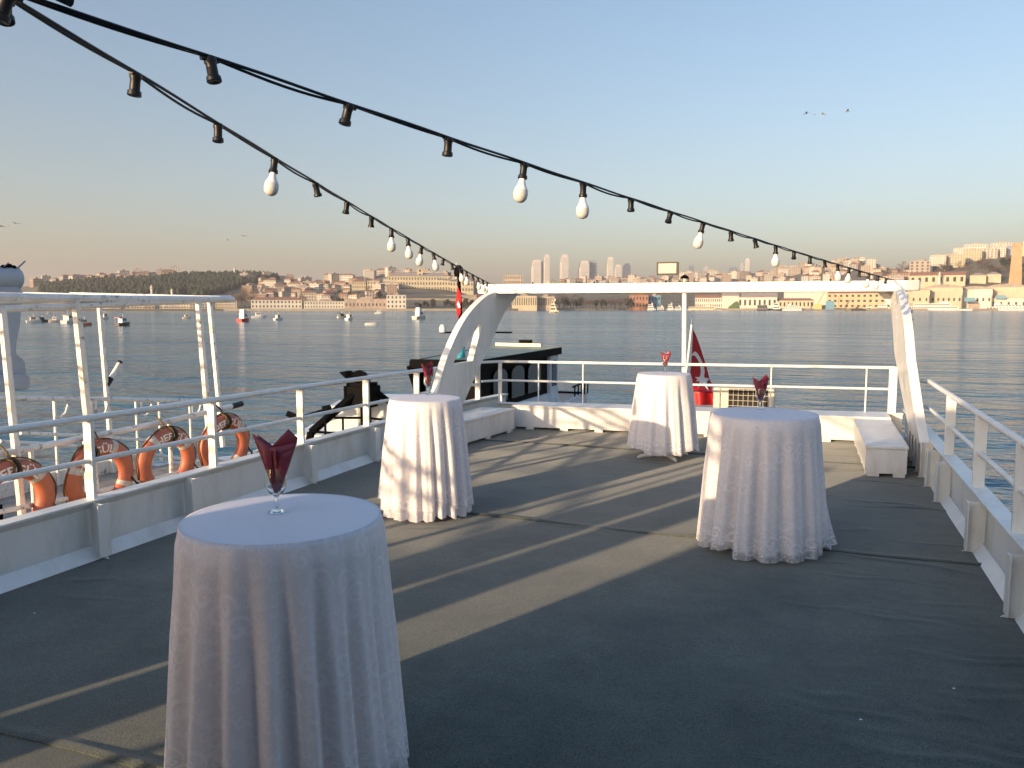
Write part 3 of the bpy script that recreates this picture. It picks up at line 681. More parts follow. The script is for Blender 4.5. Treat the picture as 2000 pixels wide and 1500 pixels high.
# crescent: an arc band swept over the draped cloth
def cres(a, b):
    t = R(-120 + 205 * a); wv = .085 * math.sin(PI * a) ** .7 + .004
    r = .30 + (b - .5) * wv * 1.6
    return min(.97, max(.02, .26 + r * math.cos(t) * 1.55)), .52 + r * math.sin(t) * .62
flag_patch('crescent', 'flag_white', cres, 26, 3, .006, en)
flag_patch('crescent_back', 'flag_white', cres, 26, 3, -.006, en)
def star(name, cu, cv, ru, rv, off, parent):
    mb = MB(); pts = []
    for k in range(10):
        rr = 1 if k % 2 == 0 else .40; t = R(-90 + 36 * k + 8)
        pts.append(flag_pt(cu + ru * rr * math.cos(t), cv + rv * rr * math.sin(t), off))
    c = flag_pt(cu, cv, off); mb.add([c] + pts, [(0, 1 + k, 1 + (k + 1) % 10) for k in range(10)])
    return rel(mb.build(name, 'flag_white', parent), parent)
star('star', .62, .70, .40, .125, .012, en)

# ================================================================== DECKHOUSE added unseen behind the camera to throw the long shade
shade_house = empty('deckhouse', 'added unseen deckhouse with door and windows, casting the long deck shade', 'deckhouse', (-1.2, -2.6, 0))
SA, CA, TE = math.sin(SUN_AZ), math.cos(SUN_AZ), math.tan(SUN_EL)
ul = -3.03                                    # shade edge measured across the sunlight
ydh = -1.3; xdl = (ul + ydh * SA) / CA
mb = MB(); mb.box((xdl, -5.6, .015), (XR - .2, ydh, 2.455)); rel(mb.build('wall', 'cabin_brown', shade_house), shade_house)
mb = MB(); mb.box((xdl - .02, -5.7, 2.46), (XR - .1, .30, 2.53)); rel(mb.build('roof', 'ship_white', shade_house), shade_house)  # overhang stretched forward to raise the shade edge and darken the near deck
mb = MB(); mb.box((-.4, ydh + .003, .03), (.4, ydh + .03, 1.95)); rel(mb.build('door', 'box_white', shade_house), shade_house)
for x in (-3.2, -2.2, -1.2):
    mb = MB(); mb.box((x - .35, ydh + .003, 1.05), (x + .35, ydh + .02, 1.75)); rel(mb.build('window', 'glass_dark', shade_house), shade_house)
# unseen cabinets added to cast dark deck bands; the sun comes between them
for lab, u0, u1, yc in (('added unseen cabinet casting the inner dark band on the deck', -4.06, -3.67, -1.0), ('wider added unseen cabinet casting the outer dark band on the deck', -4.60, -4.13, .15)):
    x0 = (u0 + yc * SA) / CA; x1 = (u1 + yc * SA) / CA; v = (x0 + x1) / 2 * SA + yc * CA; hh = 1.62 - v * TE
    e = empty('shade_cabinet', lab, 'shade cabinet', ((x0 + x1) / 2, yc, .015))
    mb = MB(); mb.box((x0, yc - .03, .015), (x1, yc + .03, hh)); rel(mb.build('carcass', 'box_white', e, bevel=.006), e)
    mb = MB(); mb.box((x0 + .03, yc + .031, .12), (x1 - .03, yc + .045, hh - .06)); rel(mb.build('door', 'box_white', e), e)
    rel(MB().tube([(x1 - .07, yc + .045, 1.0), (x1 - .07, yc + .075, 1.0), (x1 - .07, yc + .075, 1.14)], .008, 6).build('handle', 'grey_metal', e), e)
# unseen pipe frame added to cast thin shadow streaks on the deck
fr = empty('shade_frame', 'added unseen white pipe frame casting thin shadow streaks on the deck', 'frame', (-4.5, -2, 0))
for (x, y) in ((-4.80, 1.35), (-4.55, -2.4), (-4.75, -4.2)):
    rel(MB().tube([(x, y, .01), (x, y, 2.5)], .035, 10).build('post', 'ship_white', fr, True), fr)
for x in (-4.62, -4.3):
    rel(MB().tube([(x, -5.2, 2.5), (x, 1.4, 2.5)], .03, 10).build('top_pipe', 'ship_white', fr, True), fr)
rel(MB().tube([(-4.78, 1.3, 2.2), (-4.8, .3, .5)], .022, 8).build('brace', 'ship_white', fr, True), fr)
rel(MB().tube([(-4.6, -4.2, 2.2), (-4.55, -1.6, .6)], .03, 8).build('brace', 'ship_white', fr, True), fr)

# ================================================================== TABLES
def fold(th, seed, n):
    rr = random.Random(seed); s = 0
    ph = [rr.uniform(0, 6.28) for _ in range(5)]
    x = n * th + .9 * math.sin(2 * th + ph[0]) + .6 * math.sin(3 * th + ph[1])
    s = math.cos(x + ph[2])
    s = 1 - 2 * abs((s + 1) / 2 - 1) ** 2.2                 # broad outward folds, narrow valleys
    return s * (.72 + .28 * math.sin(2 * th + ph[3])) + .22 * math.cos((2 * n + 1) * th + ph[4])
def drape(name, mat, parent, Rt, H, hem, flare, amp, n, seed, off=0.0, NT=220, NZ=44, trail=None, hemvar=.015):
    mb = MB(); uv = []
    prof = []
    for r in (0, .3, .6, .85, .95, .985): prof.append(('t', r))
    for k in range(NZ + 1): prof.append(('s', k / NZ))
    rc = .014
    for kind, val in prof:
        for i in range(NT):
            th = 2 * PI * i / NT
            f = fold(th, seed, n)
            if kind == 't':
                r = Rt * val; z = H + off
                z -= .004 * max(0, val - .9) * 10
                x, y = r * math.cos(th), r * math.sin(th); uv.append((x + 5, y + 5))
            else:
                hz = hem + hemvar * math.sin(3 * th + seed) + hemvar * .6 * math.sin(7 * th + 2 * seed) - .02 * f * .5
                if trail: 
                    dt = (th - trail[0] + PI) % (2 * PI) - PI; hz -= trail[1] * math.exp(-(dt / .35) ** 2)
                hz = max(.026, hz)
                t = val; drop = (H - hz) * t
                g = min(1, t * 2.2) ** .9
                r = Rt + off + rc * min(1, t * 14) + flare * t ** 1.25 + amp * f * g * (.45 + .55 * t)
                if trail: r += trail[2] * t ** 3 * math.exp(-(dt / .3) ** 2)
                tw = .06 * t * math.sin(th * 2 + seed)
                z = H + off - drop - (.0 if t > .02 else 0)
                x, y = r * math.cos(th + tw), r * math.sin(th + tw); uv.append((th * (Rt + .08), z))
            mb.v.append((x, y, z))
    rows = len(prof)
    for j in range(rows - 1):
        for i in range(NT):
            i2 = (i + 1) % NT; mb.f.append((j * NT + i, j * NT + i2, (j + 1) * NT + i2, (j + 1) * NT + i)); mb.mi.append(0)
    o = mb.build(name, mat, parent)
    me = o.data; me.polygons.foreach_set('use_smooth', [True] * len(me.polygons))
    ul_ = me.uv_layers.new(name='UV')
    for lp in me.loops:
        u, v_ = uv[lp.vertex_index]; ul_.data[lp.index].uv = (u, v_)
    # close the seam in u
    for p in me.polygons:
        us = [ul_.data[l].uv[0] for l in p.loop_indices]
        if max(us) - min(us) > 1.2 and max(us) < 4:
            for l in p.loop_indices:
                if ul_.data[l].uv[0] < .6: ul_.data[l].uv[0] += 2 * PI * (Rt + .08)
    return o
TABLES = [  # px, py of the top centre, top radius, seed, folds, hem of cover, hem of lace, rotation
    ('T1', 553, 1010, .372, 3, 19, .10, .030, 'nearest tall round table, wholly in shade', (PI * .02, .03, .03)),
    ('T2', 830, 778, .308, 11, 17, .035, .12, 'round table with rail shadows falling across its sunlit cloth', None),
    ('T3', 1493, 808, .385, 23, 15, .09, .028, 'round table on the starboard side, lit only low on one side', (R(-20), .05, .10)),
    ('T4', 1297, 730, .312, 31, 14, .17, .13, 'farthest round table, in front of the hanging red flag', None)]
TH = 1.05
def make_goblet():
    e = empty('goblet', '', 'glass')
    prof = [(0, 0), (.030, 0), (.034, .002), (.033, .005), (.012, .011), (.0065, .018), (.006, .045), (.0075, .058), (.013, .066), (.029, .082), (.040, .104), (.0425, .125), (.040, .150), (.0355, .178),
            (.0343, .178), (.0388, .150), (.0412, .125), (.0386, .105), (.0275, .0845), (.010, .0715), (0, .0700)]
    MB().lathe(prof, 40).build('bowl', 'clear_glass', e, True)
    return e
def sheet(mb, P, n=7, bulge=.006, ph=0.0):                  # quad sheet with a soft bulge; P = 4 corners
    P = [Vector(p) for p in P]; nrm = (P[1] - P[0]).cross(P[3] - P[0])
    if nrm.length > 1e-9: nrm.normalize()
    o = len(mb.v)
    for j in range(n + 1):
        for i in range(n + 1):
            u, v = i / n, j / n
            p = P[0] * (1 - u) * (1 - v) + P[1] * u * (1 - v) + P[2] * u * v + P[3] * (1 - u) * v
            p = p + nrm * (bulge * math.sin(PI * u) * math.sin(PI * v) + .0018 * math.sin(11 * u + 7 * v + ph) * v)
            mb.v.append(tuple(p))
    for j in range(n):
        for i in range(n): a = o + j * (n + 1) + i; mb.f.append((a, a + 1, a + n + 2, a + n + 1)); mb.mi.append(0)
def make_napkin():
    mb = MB(); b = (0, 0, .078)
    # left wing: three stacked leaves fanning out
    sheet(mb, [(-.006, -.004, .080), (.006, -.010, .082), (-.012, -.020, .268), (-.088, .004, .318)], bulge=.012, ph=1)
    sheet(mb, [(-.004, .004, .080), (.006, .004, .082), (-.014, .010, .270), (-.074, .016, .312)], bulge=-.010, ph=2)
    sheet(mb, [(-.010, .0, .082), (.0, .006, .084), (-.040, .024, .262), (-.083, .010, .306)], bulge=.008, ph=3)
    # centre fold
    sheet(mb, [(-.006, -.010, .080), (.010, -.012, .082), (.012, -.030, .262), (-.016, -.022, .268)], bulge=-.018, ph=4)
    # right wing: broad leaf with a square corner, and the turned-back panel below it
    sheet(mb, [(.000, -.006, .080), (.014, -.004, .090), (.086, .000, .285), (-.012, -.020, .268)], bulge=.014, ph=5)
    sheet(mb, [(-.012, -.020, .268), (.086, .000, .285), (.090, .004, .300), (.056, -.004, .338)], bulge=.004, ph=6)
    sheet(mb, [(.008, -.012, .084), (.020, -.012, .094), (.080, -.006, .262), (.030, -.034, .240)], bulge=.010, ph=7)
    sheet(mb, [(-.004, .006, .080), (.012, .006, .086), (.082, .018, .280), (-.010, .014, .272)], bulge=-.012, ph=8)
    sheet(mb, [(-.010, .014, .272), (.082, .018, .280), (.086, .016, .296), (.050, .014, .330)], bulge=.004, ph=9)
    o = mb.build('napkin', 'napkin_cloth', None, True)
    me = o.data; ul_ = me.uv_layers.new(name='UV')
    for lp in me.loops:
        c = me.vertices[lp.vertex_index].co; ul_.data[lp.index].uv = (c.x * 3 + c.y, c.z * 3)
    md = o.modifiers.new('thickness', 'SOLIDIFY'); md.thickness = .0016
    return o
gob0 = make_goblet(); index_kids(gob0); nap0 = make_napkin()
GPOS = {'T1': (541, 1003), 'T2': (836, 772), 'T3': (1484, 800), 'T4': (1299, 727)}
GL = {'T1': 'clear stemmed glass on the nearest shaded table', 'T2': 'clear stemmed glass on the sunlit table with rail shadows', 'T3': 'clear stemmed glass on the starboard side table', 'T4': 'clear stemmed glass on the farthest table before the flag'}
NL = {'T1': 'dark maroon folded napkin standing in the glass on the nearest table', 'T2': 'sunlit red folded napkin in the glass beside the arch leg', 'T3': 'dark maroon folded napkin in the glass on the starboard side table', 'T4': 'bright red folded napkin in the glass on the farthest table'}
NR = {'T1': (0, 1.0), 'T2': (R(55), .94), 'T3': (R(12), .82), 'T4': (R(-30), .80)}
for idx, (tn, px, py, Rt, seed, nf, hemc, heml, desc, trail) in enumerate(TABLES):
    c = onz(px, py, TH)
    z0 = .016
    t = empty('cocktail_table', desc.replace('round table', 'round cocktail table under a cloth', 1) if tn != 'T1' else 'nearest tall cocktail table hidden under its cloth', 'table', (c.x, c.y, z0), 0, 'cocktail tables on the deck')
    MB().lathe([(0, TH - .035 - z0), (Rt - .012, TH - .035 - z0), (Rt - .004, TH - .028 - z0), (Rt - .004, TH - .010 - z0), (Rt - .012, TH - .006 - z0), (0, TH - .006 - z0)], 40).build('table_top', 'table_metal', t, True)
    MB().tube([(0, 0, .05), (0, 0, TH - .036 - z0)], .032, 14).build('column', 'table_metal', t, True)
    for k in range(4):
        a = R(38) + PI / 2 * k
        MB().tube([(0, 0, .075), (.12 * math.cos(a), .12 * math.sin(a), .06), (.30 * math.cos(a), .30 * math.sin(a), .03), (.34 * math.cos(a), .34 * math.sin(a), .016)], [.028, .028, .024, .016], 8).build('foot', 'boat_white', t, True)
    cl = empty('tablecloth', {'T1': 'white satin and lace cloth on the nearest, shaded table', 'T2': 'white cloth crossed by rail shadows on the sunlit front table', 'T3': 'white scroll-lace cloth on the starboard side table', 'T4': 'white lace cloth half in shadow on the farthest table'}[tn], 'tablecloth', (c.x, c.y, 0), R(20 * idx), 'tablecloths on the cocktail tables')
    fl_, am = (.045, .040) if tn in ('T1', 'T3') else (.062, .034)
    drape('cover', 'satin_cloth', cl, Rt, TH, hemc, fl_, am, nf, seed)
    drape('lace_overlay', 'lace_cloth', cl, Rt, TH, heml, fl_ + .012, am * 1.05, nf, seed, .0045, trail=trail, hemvar=.028)
    g = onz(GPOS[tn][0], GPOS[tn][1], TH)
    gz = TH + .0055
    gb = gob0 if idx == 0 else copy_tree(gob0); gb.location = (g.x, g.y, gz); tag(gb, GL[tn], 'glass', 'stemmed glasses on the tables')
    if tn in ('T3', 'T4'): gb.scale = (.92, .92, .92)
    na = nap0 if idx == 0 else nap0.copy()
    if idx: col.objects.link(na)
    ra, sc = NR[tn]; na.location = (g.x, g.y, gz - .003); na.rotation_euler = (0, 0, yaw * 1.0 + ra); na.scale = (sc,) * 3
    tag(na, NL[tn], 'napkin', 'folded napkins in the glasses')

for px, py, lab in ((1863, 1345, 'scrap of white paper on the carpet near the starboard side'), (1681, 1406, 'smaller paper scrap on the carpet, nearest the camera'), (67, 1198, 'tiny white scrap on the shaded carpet at left')):
    p = onz(px, py, .012); mb = MB(); mb.add([(-.013, -.004, .001), (.004, -.008, .003), (.014, .003, .002), (.002, .007, .007), (-.009, .006, .002)], [(0, 1, 3, 4), (1, 2, 3)])
    o = mb.build('paper_scrap', 'flag_white', loc=tuple(p)); o.scale = (.6, .6, .6); tag(o, lab, 'litter', 'paper scraps on the carpet')

# ================================================================== STRING LIGHTS
def string_light(label, P0, P1, n, bulbs, start, sag, seed):
    e = empty('string_light', label, 'string light', P0)
    P0, P1 = Vector(P0), Vector(P1)
    def pt(k):                                     # k in socket units
        t = k / n; p = P0 + (P1 - P0) * t; p.z -= sag * 4 * t * (1 - t) if 0 <= t <= 1 else 0; return p
    rr = random.Random(seed)
    for wi, (dx, dr, r) in enumerate(((.004, .0, .0050), (-.005, .011, .0046))):
        pts = []
        for k10 in range(int(start * 10), n * 10 + 1):
            k = k10 / 10; fr = k - math.floor(k); droop = dr * math.sin(PI * fr) * (.75 + .35 * math.sin(3.1 * math.floor(k) + wi))
            p = pt(k); pts.append((p.x + dx, p.y, p.z - droop + .0012 * math.sin(k * 5 + wi)))
        rel(MB().tube(pts, r, 6).build('wire', 'black_rubber', e, True), e)
    sm = MB().lathe([(0, .010), (.017, .010), (.019, -.002), (.0155, -.010), (.0160, -.042), (.0205, -.045), (.0215, -.058), (.019, -.060), (.0, -.056)], 14).mesh('socket', 'black_rubber', True)
    bmh = MB().lathe([(.013, -.054), (.0150, -.072), (.0195, -.088), (.0295, -.106), (.0318, -.113)], 18, 0).lathe([(.0312, -.113), (.0335, -.128), (.0310, -.146), (.0220, -.160), (.010, -.1655), (0, -.1665)], 18, 1).mesh('bulb', ['flag_white', 'lamp_white'], True)
    clipm = MB().bar((-.03, 0, .006), (.03, 0, .006), .012, .010).mesh('cable_tie', 'black_rubber')
    d = (P1 - P0).normalized(); az = math.atan2(d.y, d.x)
    for k in range(math.ceil(start), n):
        s = bpy.data.objects.new('socket', sm); col.objects.link(s); s.parent = e; s.location = pt(k) - P0 + Vector((0, 0, -.012))
        s.rotation_euler = (rr.uniform(-.22, .22), rr.uniform(-.08, .30), az)
        c = bpy.data.objects.new('cable_tie', clipm); col.objects.link(c); c.parent = s
        if k in bulbs: b = bpy.data.objects.new('bulb', bmh); col.objects.link(b); b.parent = s
    return e
string_light('black festoon cable running to the crossbeam end near the red pennant', (-2.02, 1.99, 2.60), (-4.88, 11.93, 2.225), 18, {2, 6, 7, 8, 9, 12, 13, 15, 16, 17}, -1.6, .03, 1)
string_light('black festoon cable running to the starboard end of the crossbeam', (-1.63, 1.88, 2.575), (1.00, 12.08, 2.225), 20, {3, 4, 7, 10, 14, 15, 17, 18}, -1.4, .03, 2)
cj = MB()
cj.tube([(-1.70, 1.42, 2.606), (-1.72, 1.10, 2.64), (-1.72, .4, 2.70), (-1.72, -1.25, 2.72)], .011, 8)
cj.tube([(-1.715, 1.50, 2.606), (-1.735, 1.36, 2.622), (-1.80, 1.30, 2.635)], .013, 8)
cj.tube([(-2.2, 1.10, 2.66), (-1.86, 1.36, 2.635), (-1.72, 1.42, 2.618)], .009, 8)
tag(cj.build('cable_joint', 'black_rubber', None, True), 'black taped junction of cables where both light strings meet', 'cable')

# ================================================================== NEIGHBOURING BOAT with pipe awning and lifebuoys
XN, XF = -6.42, -8.9
nb = empty('tour_boat', 'moored boat with a bare white pipe awning and peeling rails, left of the railing', 'boat', (-7.6, 6.4, -3))
def T(pts, r, name, mat='worn_white', n=8, par=None): 
    par = par or nb; return rel(MB().tube(pts, r, n).build(name, mat, par, True), par)
mb = MB(); mb.prism([(-6.25, -7, 0), (-6.22, 8.2, 0), (-6.9, 9.6, 0), (-8.2, 9.9, 0), (-8.95, 8.8, 0), (-9.0, -7, 0)], (0, 0, -3.0)); o = mb.build('hull', 'old_white', nb); o.location = (0, 0, -.42); rel(o, nb)
for i in range(18):
    x0 = -6.36 - i * .143
    y1 = 8.0 + 1.6 * math.sin(PI * (i + .5) / 18) ** .6
    mb = MB(); mb.box((x0 - .137, 2.2, -.42), (x0, y1 - .1, -.395)); rel(mb.build('plank', 'wood_deck', nb), nb)
mb = MB(); mb.box((-6.34, 2.2, -.42), (-6.25, 8.2, -.24)); rel(mb.build('gunwale', 'worn_white', nb), nb)
mb = MB(); mb.box((-9.0, 2.2, -.42), (-8.92, 8.8, -.22)); rel(mb.build('gunwale', 'worn_white', nb), nb)
def px_on(px, py, X): return onx(px, py, X)
for (a, b, X, r) in (((148, 586), (176, 862), XN, .040), ((387, 584), (405, 802), XN, .036), ((3, 596), (27, 840), XN, .034), ((194, 596), (214, 838), XF, .034), ((409, 584), (426, 770), XF, .042)):
    p, q = px_on(*a, X), px_on(*b, X); d = (q - p) / (q.z - p.z); foot = p + d * (-.40 - p.z)
    T([foot, p], r, 'awning_post')
T([px_on(0, 604, XN) + Vector((0, -9.0, -.16)), px_on(0, 604, XN), px_on(200, 595, XN), px_on(387, 587, XN)], .030, 'awning_pipe')
T([px_on(0, 581, XN) + Vector((0, -9.0, .0)), px_on(0, 580, XN), px_on(250, 584, XN), px_on(455, 585, XN)], .036, 'awning_pipe')
T([px_on(0, 588, XF) + Vector((0, -10, 0)), px_on(0, 588, XF), px_on(250, 582, XF), px_on(450, 581, XF)], .034, 'awning_pipe')
for i, px in enumerate((-60, 30, 110, 190, 270, 350, 430)):
    a = px_on(px, 583 - .004 * px, XN); b = Vector((XF, a.y + .12, a.z + .06)); T([a, b], .020, 'awning_slat')
for i in range(9):
    y = 4.0 - i * 1.15; T([(XN, y, 2.0), (XF, y + .1, 2.03)], .020, 'awning_slat')
for y in (1.6, -1.2, -4.0): T([(XN, y, -.41), (XN, y - .1, 2.0)], .036, 'awning_post')
# rails
T([px_on(-300, 778, XF), px_on(0, 778, XF), px_on(180, 779, XF), px_on(400, 783, XF)], .032, 'side_rail')
T([px_on(-300, 934, XN), px_on(0, 886, XN), px_on(109, 866, XN), px_on(237, 841, XN), px_on(330, 822, XN), px_on(468, 790, XN)], .030, 'side_rail')
T([px_on(452, 794, XN), px_on(472, 788.5, XN)], .034, 'rail_cap', 'black_rubber')
T([px_on(0, 862, -8.7), px_on(105, 868, -8.7), px_on(250, 880, -8.7), px_on(380, 900, -8.7)], .022, 'side_rail')
T([px_on(40, 846, XF), px_on(160, 850, XF), px_on(290, 860, XF)], .022, 'side_rail')
T([px_on(-200, 1035, XN + .1), px_on(0, 1000, XN + .1), px_on(120, 975, XN + .1), px_on(300, 935, XN + .1), px_on(480, 893, XN + .1)], .022, 'side_rail')
for px in (105, 178, 265, 310, 370):
    p = px_on(px, 781, XF); T([p, (p.x, p.y, -.40)], .018, 'rail_post')
for px in (60, 165, 330, 415):
    p = px_on(px, 886 - .205 * px, XN); T([p, (p.x, p.y, -.42)], .020, 'rail_post')
for px in (97, 178, 268, 368):
    p = px_on(px, 782, XF); T([p + Vector((.02, .05, 0)), p + Vector((.02, .05, -.20)), p + Vector((.02, .12, -.23)), p + Vector((.02, .20, -.18)), p + Vector((.02, .24, -.08))], .015, 'rail_hook')
p, q = px_on(214, 742, XF), px_on(234, 708, XF); T([p, q], .03, 'rod_holder', 'ship_white'); T([q - (q - p) * .05, q + (q - p) * .06], .033, 'rod_cap', 'black_rubber'); T([p - (q - p) * .3, p + (q - p) * .1], .042, 'rod_clamp', 'black_rubber')
mb = MB(); mb.box((-8.6, 3.2, -.395), (-7.4, 5.4, -.05)); rel(mb.build('engine_hatch', 'black_paint', nb, bevel=.03), nb)

def text_mesh(s, size):
    cu = bpy.data.curves.new('lettering', 'FONT'); cu.body = s; cu.size = size; cu.align_x = 'CENTER'; cu.offset = .0025; cu.resolution_u = 3
    o = bpy.data.objects.new('lettering_tmp', cu); col.objects.link(o); bpy.context.view_layer.update()
    me = bpy.data.meshes.new_from_object(o.evaluated_get(bpy.context.evaluated_depsgraph_get()))
    col.objects.unlink(o); bpy.data.objects.remove(o)
    bm = bmesh.new(); bm.from_mesh(me); bmesh.ops.triangulate(bm, faces=bm.faces); bmesh.ops.subdivide_edges(bm, edges=bm.edges[:], cuts=1); bm.to_mesh(me); bm.free(); return me
RR, rr_ = .288, .080
def make_ring():
    e = empty('lifebuoy', '', 'lifebuoy')
    mb = MB(); NU, NV = 56, 18
    for i in range(NU):
        a = 2 * PI * i / NU
        for j in range(NV):
            b = 2 * PI * j / NV; rad = RR + rr_ * math.cos(b); mb.v.append((.80 * rr_ * math.sin(b), rad * math.cos(a), rad * math.sin(a)))
    for i in range(NU):
        for j in range(NV): mb.f.append((i * NV + j, ((i + 1) % NU) * NV + j, ((i + 1) % NU) * NV + (j + 1) % NV, i * NV + (j + 1) % NV)); mb.mi.append(0)
    mb.build('float', 'orange', e, True)
    for k in range(4):
        mb = MB(); a0 = PI / 4 + k * PI / 2 - .12; n = 6
        for i in range(n + 1):
            a = a0 + .20 * i / n
            for j in range(18):
                b = 2 * PI * j / 18; rad = RR + (rr_ + .003) * math.cos(b); mb.v.append((.80 * (rr_ + .004) * math.sin(b), rad * math.cos(a), rad * math.sin(a)))
        for i in range(n):
            for j in range(18): mb.f.append((i * 18 + j, (i + 1) * 18 + j, (i + 1) * 18 + (j + 1) % 18, i * 18 + (j + 1) % 18)); mb.mi.append(0)
        mb.build('reflective_band', 'ring_tape', e, True)
    pts = []
    for i in range(49):
        a = 2 * PI * i / 48; bulge = RR + rr_ + .004 + .012 * abs(math.sin(2 * (a - PI / 4))) ** 2
        pts.append((.012 * math.sin(6 * a), bulge * math.cos(a), bulge * math.sin(a)))
    MB().tube(pts, .008, 6).build('grab_line', 'rope', e, True)
    me = text_mesh('HEPGÜL', .105)
    for v in me.vertices:
        tx, ty = v.co.x * 1.18, v.co.y
        ang = PI / 2 + tx / RR * -1; rad = RR - .036 + ty; dd = max(-.97, min(.97, (rad - RR) / rr_))
        v.co = (.80 * rr_ * math.sqrt(1 - dd * dd) + .0035, -rad * math.cos(ang) * -1, rad * math.sin(ang))
    me.materials.append(MAT['ring_text']); t = bpy.data.objects.new('lettering', me); col.objects.link(t); t.parent = e
    # rope lashing at the top
    for k in range(5):
        a = PI / 2 + .10 * (k - 2); ps = []
        for i in range(13):
            b = 2 * PI * i / 12; rad = RR + (rr_ + .010) * math.cos(b); ps.append((.85 * (rr_ + .010) * math.sin(b), rad * math.cos(a + .05 * math.sin(b * 2 + k)), rad * math.sin(a)))
        if k in (1, 2, 3): MB().tube(ps, .010, 6).build('lashing', 'rope' if k != 2 else 'black_rope', e, True)
    return e
ring0 = make_ring(); index_kids(ring0)
RINGS = [(4.66, .22, 0, 'orange lifebuoy at the far left, cut off by the picture edge'), (5.55, .25, .06, 'orange lifebuoy behind the second railing post, dark tie on one side'),
         (6.38, .24, -.03, 'orange lifebuoy with rope bundle tied over its white lettering'), (7.26, .27, -.08, 'orange lifebuoy nearest the glass with the dark napkin')]
for i, (y, z, tilt, lab) in enumerate(RINGS):
    g = ring0 if i == 0 else copy_tree(ring0)
    g.location = (-6.29, y, z); g.rotation_euler = (tilt + (0, .35, -.1, .12)[i], R(4), R((-6, -2, -4, -5)[i])); g.scale = (1.0,) * 3; tag(g, lab, 'lifebuoy', 'lifebuoys hung on the neighbouring boat')
for i in range(4):   # ropes from the rings to the rail
    y, z = RINGS[i][0], RINGS[i][1]
    pts = [(-6.29, y, z + .36), (-6.36, y + .03, z + .42), (XN, y + .02, z + .47)]
    pts2 = [(-6.20, y + .36, z - .12), (-6.28, y + .44, z - .20), (-6.20, y + .53, z - .14)]
    lab = ['rope tying the leftmost lifebuoy to the rail', 'dark rope beside the second lifebuoy', 'rope hanging by the lifebuoy with the rope bundle', 'dark rope beside the lifebuoy nearest the glass'][i]
    e = empty('lashing_rope', lab, 'rope', pts[0], 0, 'ropes on the lifebuoys'); rm = ('rope', 'black_rope', 'rope', 'black_rope')[i]
    for q in (pts, pts2, [(-6.22, y + .30, z - .05), (-6.19, y + .37, z - .16), (-6.21, y + .33, z - .30)]): rel(MB().tube(q, .010, 6).build('strand', rm, e, True), e)

# ================================================================== WHITE SHIP at the left edge
DW = 27.0
def fp(px, py, D): return far(px, D, zat(py, D))
ws = empty('white_ship', 'pale grey-white ship superstructure with a rounded tank, cut by the left edge', 'ship', far(-150, DW, WATER))
XW = -17.5
def wp(px, py): return onx(px, py, XW)
a, b = wp(-140, 543), wp(44, 543)
dv = (b - a).normalized(); rcap = (wp(20, 518).z - wp(20, 567).z) / 2
pts = []; rs = []
for i in range(3): pts.append(a + (b - a) * (i / 2)); rs.append(rcap)
for i in range(1, 7): t = i / 6 * PI / 2; pts.append(b + dv * (math.sin(t) * rcap * .5)); rs.append(max(.004, rcap * math.cos(t) ** .8))
pts = [p + Vector((-rcap, 0, 0)) for p in pts]
rel(MB().tube(pts, rs, 24).build('tank', 'pale_grey', ws, True), ws)
def slab(pxpy, x0, dep, name, mat='pale_grey', bev=.05):
    mb = MB(); P = [onx(x, y, x0) for x, y in pxpy]; mb.prism(P, (-dep, 0, 0)); return rel(mb.build(name, mat, ws, bevel=bev), ws)
slab([(-140, 560), (44, 560), (45, 600), (41, 640), (35, 670), (34, 688), (38, 698), (50, 701), (55, 735), (-140, 745)], XW, 1.6, 'pylon')
slab([(-140, 740), (57, 731), (62, 744), (60, 761), (-140, 778)], XW + .4, 2.4, 'overhang', bev=.04)
slab([(-900, 600), (-135, 600), (-110, 735), (-120, 778), (-150, 960), (-900, 960)], XW + .3, 3.0, 'hull')
rel(MB().tube([wp(33, 525), wp(49, 510)], .018, 6).build('antenna', 'grey_metal', ws), ws)
rel(MB().tube([wp(8, 520), wp(17, 513)], .012, 6).build('antenna', 'grey_metal', ws), ws)
for k, (x, y) in enumerate(((16, 524), (24, 523), (28, 522), (36, 525))): rel(MB().lathe([(0, 0), (.05, .01), (.06, .05), (.03, .08), (0, .09)], 8).build('fitting', 'black_paint', ws, True, loc=tuple(wp(x, y) + Vector((-.15, 0, 0)))), ws)
rel(MB().lathe([(0, -.1), (.11, -.1), (.11, .32), (.06, .34), (.06, .44), (0, .44)], 12).build('vent', 'pale_grey', ws, True, loc=tuple(wp(0, 524) + Vector((-.2, 0, 0)))), ws)

# ================================================================== FISHING BOAT behind the port quarter
DB = 18.0; ZR = zat(707, DB)
def at_z(px, py, z): D = (CH - z) * F / (py - HOR); return far(px, D, z)
A_, B_, C_, D_ = at_z(802, 705, ZR), at_z(937, 707, ZR), at_z(1095, 681, ZR), at_z(947, 677, ZR)
e1 = (C_ - B_).normalized(); e2 = (A_ - B_); e2 -= e1 * e2.dot(e1); e2.normalize()
fb = empty('fishing_boat', 'fishing boat with dark wooden wheelhouse, flat green-edged roof and black deck gear', 'boat', (B_.x, B_.y, WATER))
def W(s, t, z): p = B_ + e1 * s + e2 * t; return Vector((p.x, p.y, z))      # along the keel, to port, height
L_, Bm = (C_ - B_).length, (A_ - B_).dot(e2)
Bm = max(Bm, 2.2)
ZD = -1.25
hp = [(-6.6, Bm * .5), (-5.9, -.1), (-4.0, -.45), (0, -.65), (L_ * .8, -.6), (L_ + 1.6, -.35), (L_ + 1.7, Bm + .3), (L_ * .8, Bm + .6), (0, Bm + .65), (-4, Bm + .45), (-5.9, Bm + .1)]
mb = MB(); mb.prism([W(s, t, ZD) for s, t in hp], (0, 0, -2.2)); rel(mb.build('hull', 'old_white', fb), fb)
